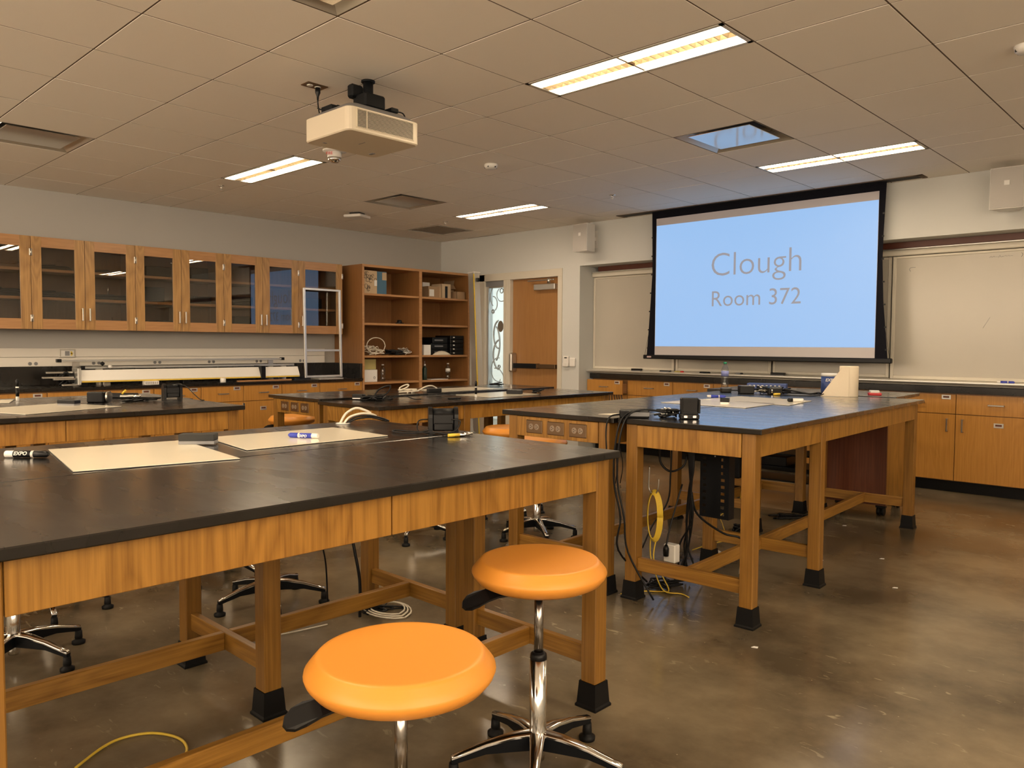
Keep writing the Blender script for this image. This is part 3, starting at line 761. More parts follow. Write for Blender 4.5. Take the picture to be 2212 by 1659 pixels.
arc(1.10, .95, .16, 80, 280, .007, sx=.8); arc(1.06, .80, .17, -70, 100, .007, sx=.9); arc(1.04, .9, .22, 200, 340, .006, sx=.5); arc(1.12, .99, .02, 0, 360, .010); arc(.99, .72, .02, 0, 360, .010); arc(1.0, 1.73, .02, 0, 360, .012)
b.done('etched_pattern', frost, sl)
b = B(); b.lathe([(.052, 0), (.052, -.004)], seg=32, M=Matrix.Translation((1.142, .052, 1.528)) @ Matrix.Rotation(PI / 2, 4, 'X') @ Matrix.Diagonal((1, 1.45, 1, 1))); b.done('round_sticker', plain('sticker brown', (.16, .13, .10), .6), sl)
# corridor seen through the side light
c = struct(thing('wall_corridor', None, None, (1.2, 1.2, 0)))
b = B(); b.box(-1.6, 2.3, 2.2, 2.3, 0, 2.9); b.box(-1.7, -1.6, .2, 2.3, 0, 2.9); b.box(2.3, 2.32, .65, 2.3, 0, 2.9); b.done('corridor_wall', corrwall, c)
B().box(-1.7, 2.32, .2, 2.3, 2.7, 2.8).done('corridor_ceiling', corrwall, c)
B().box(-1.7, 2.32, .2, 2.3, -.06, -.0).done('corridor_floor', floorm, c)
B().box(-1.2, 1.9, .8, 1.4, 2.68, 2.698).done('corridor_lamp', corrlamp, c)
b = B(); b.box(.30, .92, 2.15, 2.198, 0, 2.1); b.done('corridor_door', framem, c)
b = B(); b.cyl((.86, 2.10, .98), (.86, 2.15, .98), .02, 10); b.cyl((.86, 2.10, .98), (.76, 2.10, .98), .012, 8); b.done('corridor_handle', steel, c)
r = thing('equipment_cart', 'black boxy equipment standing in the corridor behind the side light', 'equipment', (.72, 1.0, 0))
b = B(); b.box(.45, .85, .9, 1.2, 1.14, 1.42, .01); b.done('case', blackp, r); b = B()
for sx, sy in ((.47, .92), (.83, .92), (.47, 1.18), (.83, 1.18)): b.cyl((sx, sy, 0), (sx, sy, 1.14), .012, 8)
b.done('stand', blackm, r)
# thermostat and switch by the door
r = thing('thermostat', 'white wall thermostat with small dark display right of the door', 'thermostat', (2.345, -.02, 1.02))
B().box(2.30, 2.385, -.028, 0, 1.065, 1.15, .004).done('body', whitep, r)
B().box(2.30, 2.385, -.045, 0, 1.02, 1.07, .008).done('lower_cover', whitep, r)
B().box(2.322, 2.362, -.0295, -.027, 1.122, 1.136).done('display', slotm, r)
r = thing('wall_sensor', 'blank white rounded wall box beside the thermostat', 'sensor', (2.44, -.02, 1.01))
B().box(2.397, 2.482, -.03, 0, 1.02, 1.13, .012, seg=2).done('body', whitep, r)

# ---------------------------------------------------------------- wall cabinets on the left
UZ0, UZ1, UX = 1.40, 2.245, 0.36
UYS = [[-6.155, -5.698, -5.241], [-5.241, -4.789, -4.326], [-4.326, -3.868, -3.409], [-3.409, -2.954, -2.499], [-2.499, -1.90]]
ULB = ['glass-door wall cabinet at the far left edge of the photo', 'glass-door wall cabinet full of coiled black hoses', 'third glass-door wall cabinet from the shelves, with plates and a dark box',
       'glass-door wall cabinet reflecting the left edge of the screen', 'single glass-door wall cabinet beside the open shelves']
RZ = Matrix.Rotation(PI / 2, 4, 'Z')
def vbar(b, x, y, z, L=.115):    # handle on a face looking to +x
    b.box(x, x + .03, y - .006, y + .006, z - L / 2, z - L / 2 + .008); b.box(x, x + .03, y - .006, y + .006, z + L / 2 - .008, z + L / 2); b.box(x + .026, x + .034, y - .006, y + .006, z - L / 2, z + L / 2, .002)
def hbar(b, x, y, z, L=.11):
    b.box(x, x + .03, y - L / 2, y - L / 2 + .008, z - .006, z + .006); b.box(x, x + .03, y + L / 2 - .008, y + L / 2, z - .006, z + .006); b.box(x + .026, x + .034, y - L / 2, y + L / 2, z - .006, z + .006, .002)
for ys_, lb in zip(UYS, ULB):
    y0, y1 = ys_[0], ys_[-1]
    r = thing('wall_cabinet', lb, 'cabinet', (.18, (y0 + y1) / 2, UZ0), 0, 'glass-door wall cabinets')
    xb = UX - .022
    b = B(); b.box(.002, xb, y0 + .001, y0 + .019, UZ0, UZ1); b.box(.002, xb, y1 - .019, y1 - .001, UZ0, UZ1); b.box(.002, xb, y0 + .019, y1 - .019, UZ1 - .019, UZ1)
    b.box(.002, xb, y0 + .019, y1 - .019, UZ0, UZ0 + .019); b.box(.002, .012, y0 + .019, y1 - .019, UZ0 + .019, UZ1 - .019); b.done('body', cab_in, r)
    for z in (1.685, 1.945):
        B().box(.014, xb - .01, y0 + .021, y1 - .021, z - .0125, z + .0125).done('shelf', shelf_m, r)
    for i in range(len(ys_) - 1):
        a, c = ys_[i] + .002, ys_[i + 1] - .002
        single = len(ys_) == 2
        s_ = .085
        d = B().box(xb + .002, UX, a, a + s_, UZ0, UZ1, .0015).done('door', cab_door, r)
        B().box(xb + .002, UX, c - s_, c, UZ0, UZ1, .0015).done('door_stile', cab_door, d)
        for z0_, z1_ in ((UZ0, UZ0 + .095), (UZ1 - .095, UZ1)): B().box(xb + .002, UX - .001, a + s_, c - s_, z0_, z1_, .001).done('door_rail', shelf_m, d)
        B().box(xb + .010, xb + .014, a + s_ - .005, c - s_ + .005, UZ0 + .09, UZ1 - .09).done('glass_pane', pane_m, d)
        left_handle = (i == 1) or single
        hy = a + .030 if left_handle else c - .030
        b = B(); vbar(b, UX, hy, 1.545, .12); b.done('handle', steel, d)
        ky = c if left_handle else a
        for z in (2.10, 1.50):
            b = B(); b.box(UX - .002, UX + .006, ky - .010, ky + .010, z - .032, z + .032, .002); b.cyl((UX + .006, ky, z - .032), (UX + .006, ky, z + .032), .004, 8); b.done('hinge', steel, d)
# contents of the wall cabinets
random.seed(11)
def coil(x, y, z, rad, n, label, mat=blackp, th=.009, group='coiled black hoses in the wall cabinets'):
    b = B()
    P = []
    for k in range(n * 14 + 1):
        a = 2 * PI * k / 14; rr = rad * (1 + .10 * math.sin(a * .37 + k * .01))
        P.append((x + rr * .62 * math.cos(a), y + rr * math.sin(a), z + th + k / 14 * th * 1.1 + .004 * math.sin(a * 2)))
    b.tube(P, th, 6, sub=1)
    o = b.done('coiled_hose', mat); tag(o, label, 'hose', group)
    return o
def stand_rod(x, y, z, h, label):
    r = thing('support_rod', label, 'rod', (x, y, z), 0, 'small metal stands in the wall cabinets')
    B().lathe([(.045, 0), (.045, .008), (.012, .014)], (x, y, z), 16).done('base', blackp, r)
    B().cyl((x, y, z + .01), (x, y, z + h), .005, 8).done('rod', chrome, r)
SZ = [UZ0 + .019, 1.6975, 1.9575]
coil(.18, -5.46, SZ[0], .17, 5, 'black hose coil on the bottom shelf of the leftmost cabinet')
coil(.18, -5.46, SZ[1], .17, 6, 'black hose coil on the middle shelf of the leftmost cabinet')
coil(.18, -5.02, SZ[0], .17, 4, 'black hose coil on the bottom shelf, second door from the left')
coil(.17, -5.02, SZ[1], .18, 5, 'black hose coil on the middle shelf, second door from the left')
coil(.19, -5.02, SZ[2], .16, 3, 'black hose coil on the top shelf, second door from the left')
coil(.18, -4.50, SZ[1], .16, 4, 'black hose coil on the middle shelf, third door from the left')
coil(.18, -4.55, SZ[2], .15, 2, 'thin black coil on the top shelf, third door from the left')
coil(.18, -4.53, SZ[0], .16, 1, 'single black hose loop on the bottom shelf, third door from the left')
stand_rod(.25, -4.71, SZ[0] + .02, .13, 'short metal stand at the left of the bottom shelf, third door'); stand_rod(.26, -4.52, SZ[0] + .02, .09, 'short metal stand right of its neighbour on the bottom shelf, third door')
stand_rod(.20, -4.53, SZ[1] + .04, .12, 'short metal stand on the hose on the middle shelf, third door')
def carton(name, x0, x1, y0, y1, z0, z1, mat, label, cat='box', group=None, bev=.003, rz=0):
    r = thing(name, label, cat, ((x0 + x1) / 2, (y0 + y1) / 2, z0), rz, group)
    M = Matrix.Translation(((x0 + x1) / 2, (y0 + y1) / 2, 0)) @ Matrix.Rotation(rz, 4, 'Z')
    hx, hy = (x1 - x0) / 2, (y1 - y0) / 2
    B().box(-hx, hx, -hy, hy, z0, z1, bev, M).done('body', mat, r)
    B().box(-hx * .98, hx * .98, -.006, .006, z1, z1 + .0015, 0, M).done('seam', greyp, r)
    return r
for (ya, yb, k, h, lb) in ((-4.10, -3.93, 0, .09, 'low black box on the bottom shelf, fourth door'), (-4.22, -4.02, 1, .15, 'black box on the middle shelf, fourth door'), (-4.20, -3.95, 2, .10, 'dark box on the top shelf, fourth door'),
                       (-3.74, -3.55, 2, .12, 'dark round-edged box on the top shelf, fifth door'), (-3.72, -3.52, 1, .08, 'low dark box on the middle shelf, fifth door'),
                       (-3.27, -3.07, 0, .16, 'stack of dark gear on the bottom shelf, sixth door'), (-3.27, -3.04, 1, .10, 'dark gear on the middle shelf, sixth door'), (-2.38, -2.15, 1, .12, 'dark box on the middle shelf of the last wall cabinet')):
    carton('equipment_box', .08, .30, ya, yb, SZ[k], SZ[k] + h, blackm, lb, 'box', 'dark boxes inside the wall cabinets', .006)

# ---------------------------------------------------------------- left counter with base cabinets
LX = .60
tag(B().box(.002, LX + .02, -7.9, -1.782, .838, .866, .003).done('worktop', epoxy), 'long black worktop under the wall cabinets on the left wall', 'worktop')
B_ = B().box(.002, .024, -7.9, -1.782, .866, 1.046, .002).done('backsplash', epoxy); tag(B_, 'black backsplash strip behind the left worktop', 'backsplash')
o = B().box(.024, LX, -1.803, -1.782, .866, 1.046, .002).done('side_splash', epoxy); tag(o, 'short black side splash against the tall shelf unit', 'backsplash')
rw = thing('wall_raceway', 'long white outlet raceway on the wall above the black backsplash', 'raceway', (.03, -4.8, 1.05))
b = B(); b.box(.001, .040, -7.9, -1.95, 1.048, 1.135, .002); b.done('lower_channel', raceway, rw)
b = B(); b.box(.001, .040, -7.9, -1.95, 1.138, 1.222, .002); b.done('upper_channel', raceway, rw)
for y in (-5.16, -4.60, -4.0, -3.41, -2.84, -2.27):
    b = B()
    for dy in (-.025, .025): b.lathe([(.017, 0), (.017, .002)], seg=14, M=Matrix.Translation((.040, y + dy, 1.075)) @ Matrix.Rotation(PI / 2, 4, 'Y'))
    o = b.done('receptacle', greyp, rw)
    b = B()
    for dy in (-.025, .025):
        for dz in (-.006, .006): b.box(.0418, .0428, y + dy - .005, y + dy + .005, 1.075 + dz - .0015, 1.075 + dz + .0015)
    b.done('slot', slotm, o)
dj = thing('data_outlet', 'metal data outlet plate with yellow jack on the white raceway', 'outlet', (.045, -4.86, 1.14))
B().box(.040, .048, -4.935, -4.79, 1.130, 1.212, .002).done('plate', steel, dj)
b = B(); b.box(.048, .050, -4.92, -4.805, 1.142, 1.20); b.done('insert', whitep, dj)
b = B(); b.box(.049, .052, -4.885, -4.845, 1.150, 1.195); b.done('port', greyp, dj)
b = B(); b.box(.050, .053, -4.835, -4.822, 1.15, 1.192); b.box(.050, .053, -4.835, -4.815, 1.165, 1.178); b.done('jack', yellow, dj)
LYS = [[-7.06, -6.60, -6.14], [-6.14, -5.67, -5.20], [-5.20, -4.73, -4.26], [-4.26, -3.785, -3.32], [-3.32, -2.864, -2.377], [-2.377, -1.784]]
for n_, ys_ in enumerate(LYS):
    y0, y1 = ys_[0], ys_[-1]
    r = thing('base_cabinet', ['base cabinet beyond the left edge', 'base cabinet at the left edge below the black worktop', 'base cabinet hidden behind the left lab tables', 'base cabinet right of the left lab tables',
              'base cabinet with two drawers left of the corner cabinet', 'single corner base cabinet next to the open shelves'][n_], 'cabinet', (.3, (y0 + y1) / 2, 0), 0, 'base cabinets on the left wall')
    B().box(.002, LX - .02, y0 + .001, y1 - .001, .105, .838).done('body', cab_in, r)
    B().box(.002, LX - .085, y0, y1, 0, .105).done('toe_kick', rubber, r)
    for i in range(len(ys_) - 1):
        a, c = ys_[i] + .003, ys_[i + 1] - .003
        d = B().box(LX - .019, LX, a, c, .662, .825, .0015).done('drawer_front', cab_v, r)
        b = B(); hbar(b, LX, (a + c) / 2, .748); b.done('handle', steel, d)
        b, b2 = B(), B(); b.box(LX, LX + .004, c - .11, c - .036, .782, .820, .0015); b2.box(LX + .003, LX + .0052, c - .097, c - .049, .795, .811); b.done('label_holder', alu, d); b2.done('label_slot', brown_strip, d)
        d = B().box(LX - .019, LX, a, c, .112, .656, .0015).done('door', cab_v, r)
        b = B(); vbar(b, LX, (c - .05) if (i == 0 and len(ys_) == 3) else (a + .05), .56); b.done('handle', steel, d)
        b, b2 = B(), B(); b.box(LX, LX + .004, (a + c) / 2 - .036, (a + c) / 2 + .036, .555, .595, .0015); b2.box(LX + .003, LX + .0052, (a + c) / 2 - .024, (a + c) / 2 + .024, .570, .586); b.done('label_holder', alu, d); b2.done('label_slot', brown_strip, d)
        ky = a if i == 0 else c
        b = B(); b.box(LX - .002, LX + .006, ky - .009, ky + .009, .58, .64, .002); b.done('hinge', steel, d)

# ---------------------------------------------------------------- tall open shelves
TY0, TYM, TY1, TZ1 = -1.78, -.873, -.004, 2.25
ts = thing('open_shelf_unit', 'tall double oak shelf unit standing in the room corner', 'shelf', (.3, -.89, 0))
b = B()
b.box(.002, LX, TY0, TY0 + .028, 0, TZ1); b.done('side_panel', tall_v, ts)
b = B(); b.box(.002, LX, TY1 - .028, TY1, 0, TZ1); b.done('side_panel', tall_v, ts)
b = B(); b.box(.014, LX - .002, TYM - .022, TYM - .001, 0, TZ1 - .03); b.box(.014, LX - .002, TYM + .001, TYM + .022, 0, TZ1 - .03); b.done('divider', tall_v, ts)
B().box(.002, .014, TY0 + .028, TY1 - .028, 0, TZ1 - .03).done('back_panel', tall_v, ts)
B().box(.002, LX, TY0 + .028, TY1 - .028, TZ1 - .03, TZ1).done('top_panel', shelf_m, ts)
b = B(); b.box(LX - .001, LX + .004, TY0, TY0 + .028, 0, TZ1, .001); b.box(LX - .001, LX + .004, TYM - .024, TYM + .024, 0, TZ1 - .03, .001); b.box(LX - .001, LX + .004, TY1 - .028, TY1, 0, TZ1, .001); b.done('edge_band', shelf_m, ts)
SHZ = [.10, .44, .800, 1.128, 1.528, 1.888]
for a, c in ((TY0 + .029, TYM - .023), (TYM + .023, TY1 - .029)):
    for z in SHZ: B().box(.016, LX - .004, a, c, z - .013, z + .013, .002).done('shelf', shelf_m, ts)
b = B(); b.box(.05, LX - .06, TY0 + .03, TY1 - .03, 0, .087); b.done('plinth', rubber, ts)
s0 = [z + .0135 for z in SHZ]
# patterned bag/box and blue carton, top left
r = thing('printed_carton', 'tan carton printed with dark doodles on the top left shelf', 'box', (.42, -1.62, s0[5]))
B().box(.30, .52, -1.73, -1.50, s0[5], s0[5] + .285, .004).done('body', cardboard2, r)
b = B(); random.seed(5)
for k in range(16):
    cy, cz, rr = random.uniform(-1.71, -1.52), s0[5] + random.uniform(.03, .26), random.uniform(.012, .028)
    b.tube([(.5215, cy + rr * math.cos(t) * random.uniform(.7, 1.1), cz + rr * math.sin(t) * random.uniform(.8, 1.3)) for t in [i * PI / 3.4 for i in range(7)]], .0022, 4, sub=2)
b.done('doodle_print', slotm, r)
B().box(.5205, .524, -1.545, -1.505, s0[5] + .10, s0[5] + .17).done('tag', labelw, r)
r = thing('blue_carton', 'dark blue carton beside the doodle printed carton', 'box', (.38, -1.42, s0[5]))
B().box(.28, .50, -1.495, -1.34, s0[5], s0[5] + .285, .003).done('body', tealm, r)
B().box(.5005, .503, -1.41, -1.342, s0[5] + .18, s0[5] + .275).done('tan_corner', cardboard2, r)
# cardboard boxes, top right
def open_box(x0, x1, y0, y1, z0, z1, mat, label, flaps=True):
    r = thing('cardboard_box', label, 'box', ((x0 + x1) / 2, (y0 + y1) / 2, z0), 0, 'cardboard boxes on the top right shelf')
    t = .004
    b = B(); b.box(x0, x1, y0, y1, z0, z0 + t); b.box(x0, x0 + t, y0, y1, z0, z1); b.box(x1 - t, x1, y0, y1, z0, z1); b.box(x0, x1, y0, y0 + t, z0, z1); b.box(x0, x1, y1 - t, y1, z0, z1); b.done('body', mat, r)
    if flaps:
        M = Matrix.Translation((x1, 0, z1)) @ Matrix.Rotation(.9, 4, 'Y'); B().box(0, .07, y0 + .005, y1 - .005, -.002, .002, 0, M).done('flap', mat, r)
        M = Matrix.Translation((0, y1 - .004, z1)) @ Matrix.Rotation(1.35, 4, 'X'); B().box(x0 + .005, x1 - .005, 0, .07, -.002, .002, 0, M).done('flap', mat, r)
    return r
q = open_box(.25, .50, -.66, -.45, s0[5], s0[5] + .15, cardboard, 'brown cardboard box with a white label, left in the top right shelf', False)
B().box(.5005, .502, -.64, -.56, s0[5] + .02, s0[5] + .11).done('label_sticker', labelw, q)
q = open_box(.34, .545, -.465, -.30, s0[5], s0[5] + .19, cardboard2, 'upright pale cardboard box with a dark bottle printed on it', False)
B().box(.5455, .547, -.405, -.360, s0[5] + .0, s0[5] + .16).done('bottle_print', blackp, q)
open_box(.12, .34, -.29, -.06, s0[5], s0[5] + .20, cardboard, 'open brown cardboard box with torn flaps on the top right shelf')
q = open_box(.36, .55, -.20, -.045, s0[5], s0[5] + .10, cardboard, 'small brown cardboard box in front of the torn one', False)
carton('small_carton', .20, .32, -.60, -.48, s0[5] + .152, s0[5] + .215, labelw, 'small white carton standing on the left cardboard box')
# cable heap
def squiggle(b, cx, cy, z, sx, sy, n, rad, hgt=.05, seed=1):
    rnd = random.Random(seed); P = []
    for k in range(n):
        a = k * 2.1 + rnd.uniform(-.6, .6)
        P.append((cx + sx * math.cos(a) * rnd.uniform(.3, 1), cy + sy * math.sin(a * 1.13) * rnd.uniform(.3, 1), z + rad + hgt * rnd.random()))
    P[0] = (P[0][0], P[0][1], z + rad); P[-1] = (P[-1][0], P[-1][1], z + rad)
    b.tube(P, rad, 5, sub=6)
o = B(); squiggle(o, .46, -1.50, s0[3], .10, .15, 22, .006, .11, 3)
o.tube([(.52, -1.52 + .14 * math.cos(t), s0[3] + .12 + .10 * math.sin(t)) for t in [i * 2 * PI / 12 for i in range(13)]], .006, 6, sub=2)
tag(o.done('cable_bundle', whitecable), 'tangled white cables on the left shelf above the water bottle', 'cable')
o = B(); squiggle(o, .46, -1.22, s0[3], .10, .20, 20, .009, .06, 9)
tag(o.done('cable_bundle', blackp), 'heap of black cables right of the white tangle on the shelf', 'cable')
o = B(); squiggle(o, .46, -1.03, s0[3], .09, .10, 26, .005, .09, 21)
tag(o.done('cable_bundle', alu), 'silver cable heap at the right of the same left shelf', 'cable')
r = thing('hand_wheel', 'small dark round fitting on the second left shelf', 'fitting', (.45, -1.10, s0[4]))
B().lathe([(.03, 0), (.035, .01), (.03, .05), (0, .055)], (.45, -1.10, s0[4]), 16).done('dome', blackp, r); B().cyl((.48, -1.18, s0[4] + .008), (.47, -1.05, s0[4] + .008), .008).done('stem', blackp, r)
# bottles
def bottle(x, y, z, h, label, capc, lab=True):
    r = thing('water_bottle', label, 'bottle', (x, y, z))
    R0 = .0325
    pr = [(R0 * .8, 0), (R0, .006), (R0, h * .18), (R0 * .92, h * .24), (R0, h * .30), (R0 * .92, h * .36), (R0, h * .42), (R0, h * .68), (R0 * .88, h * .76), (R0 * .5, h * .88), (R0 * .38, h * .90), (R0 * .38, h * .935)]
    B().lathe(pr, (x, y, z), 20).done('body', bottle_m, r)
    B().lathe([(R0 * .46, h * .935), (R0 * .46, h)], (x, y, z), 16).done('cap', capc, r)
    if lab:
        B().lathe([(R0 * 1.01, h * .46), (R0 * 1.01, h * .66)], (x, y, z), 20).done('label_band', lab, r)
bottle(.47, -1.38, s0[2], .215, 'clear water bottle on the left shelf above the lab table', whitep, None)
bottle(.47, -.285, s0[2], .215, 'clear water bottle with white label on the right shelf', whitep, labelw)
q = carton('small_carton', .40, .52, -1.72, -1.50, s0[2], s0[2] + .15, labelw, 'white printed carton at the left of the lower shelf')
b = B(); b.tube([(.5215, -1.545 + .012 * math.cos(t), s0[2] + .05 + .015 * math.sin(t)) for t in [i * PI / 4 for i in range(9)]], .002, 4); b.done('emblem', slotm, q)
carton('small_carton', .36, .50, -1.73, -1.505, s0[2] + .152, s0[2] + .28, greenish, 'olive carton standing on the white printed carton')
# black units
for k in range(5):
    r = thing('black_device', 'black flat device in the stack of five at the right, number %s from the bottom' % ('one', 'two', 'three', 'four', 'top')[k] if k < 4 else 'black flat device on top of the stack of five', 'device', (.40, -.17, s0[3] + k * .053), 0, 'stack of black devices')
    B().box(.22, .54, -.30, -.06, s0[3] + k * .053, s0[3] + k * .053 + .050, .004).done('case', blackp, r)
    B().box(.5405, .542, -.255, -.225, s0[3] + k * .053 + .02, s0[3] + k * .053 + .032).done('badge', labelw, r)
for k in range(3):
    r = thing('black_device', 'wide black device left of the stack of five, %s' % ('bottom', 'middle', 'top')[k], 'device', (.36, -.48, s0[3] + k * .08), 0, 'wide black devices')
    B().box(.16, .50, -.64 + .03 * k, -.315, s0[3] + k * .080, s0[3] + k * .080 + .076, .004).done('case', blackp, r)
    B().box(.5005, .502, -.55, -.40, s0[3] + k * .08 + .03, s0[3] + k * .08 + .045).done('front_panel', greyp, r)
carton('small_carton', .46, .56, -.78, -.665, s0[3], s0[3] + .135, labelw, 'white carton left of the black devices')
b = B()
b.lathe([(.0, .055), (.05, .05), (.11, .025), (.15, .0)], (.53, -.45, s0[3]), 14, smooth=True, sx=.35, sy=1.1); tag(b.done('folded_cloth', clothm), 'crumpled white cloth in front of the black devices', 'cloth')
r = thing('spray_bottle', 'dark narrow bottle with silver top at the left of the lower right shelf', 'bottle', (.50, -.72, s0[2]))
B().lathe([(.028, 0), (.030, .01), (.030, .15), (.014, .18)], (.50, -.72, s0[2]), 16).done('body', plain('dark green bottle', (.01, .03, .02), .3), r)
B().lathe([(.016, .18), (.016, .205), (.006, .21), (.006, .25)], (.50, -.72, s0[2]), 12).done('nozzle', alu, r)
o = B().box(.40, .56, -.66, -.36, s0[2], s0[2] + .006).done('paper_sheet', labelw); tag(o, 'white sheet lying on the lower right shelf', 'paper')

# white beam leaning in the corner
r = thing('air_track', 'long white track beam with yellow line leaning upright beside the door', 'track', (.98, -.10, 0))
Mx = Matrix.Translation((1.125, -.30, 0)) @ Matrix.Rotation(-.055, 4, 'Y')
b = B(); b.prism([(-.055, -.06), (.055, -.06), (.045, .05), (-.045, .05)], 'z', 0, 2.225, Mx); b.done('beam', alu, r)
B().box(.045, .058, -.064, -.055, .01, 2.2, 0, Mx).done('scale_strip', yellow, r)
B().box(.052, .08, -.02, .02, 2.10, 2.15, .004, Mx).done('end_fitting', blackp, r)
B().box(-.06, .06, -.065, .055, 2.215, 2.232, .003, Mx).done('end_cap', whitep, r)

# things on the left worktop
WZ = .8665
r = thing('air_track', 'long white track beam with yellow scale lying on the left worktop', 'track', (.45, -3.75, WZ))
def sect(b, y0, y1):
    b.prism([(.40, .905), (.53, .905), (.535, .925), (.49, 1.02), (.44, 1.02), (.395, .925)], 'y', y0, y1)
b = B(); sect(b, -4.90, -2.60); b.done('beam', whitep, r)
B().box(.532, .540, -4.89, -2.61, .906, .918).done('scale_strip', yellow, r)
b = B(); b.box(.385, .55, -3.085, -3.03, .895, 1.035, .004); b.done('strap', blackp, r)
b = B(); b.box(.39, .555, -4.93, -4.90, .885, 1.04, .003); b.done('end_plate', alu, r)
b = B()
for y in (-4.86, -3.9, -2.68): b.box(.42, .51, y - .03, y + .03, WZ, .906, .004)
b.done('foot', blackp, r)
b = B()
for (a, c, z, x, l) in ((-5.20, -4.94, .955, .46, 0), (-5.16, -4.94, 1.0, .43, 0), (-5.05, -4.9, .885, .50, 0), (-5.12, -4.94, .94, .50, 0)): b.box(x - .02, x + .02, a, c, z - .008, z + .008, .002)
b.done('end_rail', steel, r)
b = B(); squiggle(b, .42, -5.0, .87, .06, .07, 14, .012, .14, 4); b.box(.38, .46, -4.98, -4.92, .90, .99, .01); b.done('end_mechanism', blackp, r)
def rail(name, x, z, y0, y1, label, extras=()):
    r = thing(name, label, 'rail', (x, (y0 + y1) / 2, z), 0, 'aluminium rails behind the white track')
    B().box(x - .02, x + .02, y0, y1, z, z + .022, .002).done('profile', alu, r)
    B().box(x + .0195, x + .0215, y0 + .01, y1 - .01, z + .008, z + .013).done('groove', greyp, r)
    b = B(); 
    for yy in (y0, y1): b.box(x - .024, x + .024, yy - .02, yy + .02, z - .004, z + .028, .003)
    b.done('end_clip', blackp, r)
    b = B()
    for yy in (y0 + .15, y1 - .15): b.box(x - .012, x + .012, yy - .03, yy + .03, WZ, z)
    b.done('stand', steel, r)
rail('aluminium_rail', .18, 1.092, -4.98, -2.62, 'thin aluminium rail raised highest behind the white track')
rail('aluminium_rail', .26, 1.025, -4.80, -2.50, 'aluminium rail lying second highest behind the white track')
rail('aluminium_rail', .32, .985, -4.75, -2.56, 'lowest aluminium rail just behind the white track')
r = thing('ball_clamp', 'black ball clamp sitting on the aluminium rails', 'clamp', (.30, -4.60, 1.05))
M0 = Matrix.Translation((.30, -4.63, 1.075)); B().lathe([(0, -.022), (.02, -.008), (.02, .008), (0, .022)], seg=12, M=M0).done('ball', blackp, r)
M0 = Matrix.Translation((.33, -4.57, 1.045)); B().lathe([(0, -.022), (.02, -.008), (.02, .008), (0, .022)], seg=12, M=M0).done('ball', whitep, r)
# aluminium frame leaning
r = thing('open_metal_rack', 'open rectangular aluminium frame standing in front of the last wall cabinet', 'frame', (.50, -2.26, WZ))
Mx = Matrix.Translation((.50, 0, WZ + .02)) @ Matrix.Rotation(-.03, 4, 'Y')
for y in (-2.50, -2.02):
    B().box(-.013, .013, y - .014, y + .014, .0, 1.04, .002, Mx).done('upright', alu, r)
for z in (.014, .318, 1.03):
    B().box(-.012, .012, -2.50, -2.02, z - .012, z + .012, .002, Mx).done('crossbar', alu, r)
B().box(.44, .64, -2.40, -2.08, WZ, WZ + .016, .002).done('base_bar', alu, r)
r = thing('clear_case', 'small clear case with ribbed label on the left worktop', 'case', (.55, -4.27, WZ)); B().box(.52, .58, -4.34, -4.20, WZ, WZ + .038, .003).done('body', whitep, r)
b = B()
for k in range(7): b.box(.5805, .582, -4.33 + k * .018, -4.323 + k * .018, WZ + .008, WZ + .03)
b.done('label_bars', greyp, r)
b = B(); b.lathe([(.028, 0), (.030, .004), (.030, .045), (.027, .048)], (.54, -3.52, WZ), 18); tag(b.done('tape_roll', whitep), 'white round tub under the middle of the white track', 'tub')
b = B(); b.box(.50, .53, -3.35, -2.70, WZ, WZ + .014, .002); tag(b.done('wooden_ruler', shelf_m), 'thin wooden stick lying in front of the white track', 'stick')

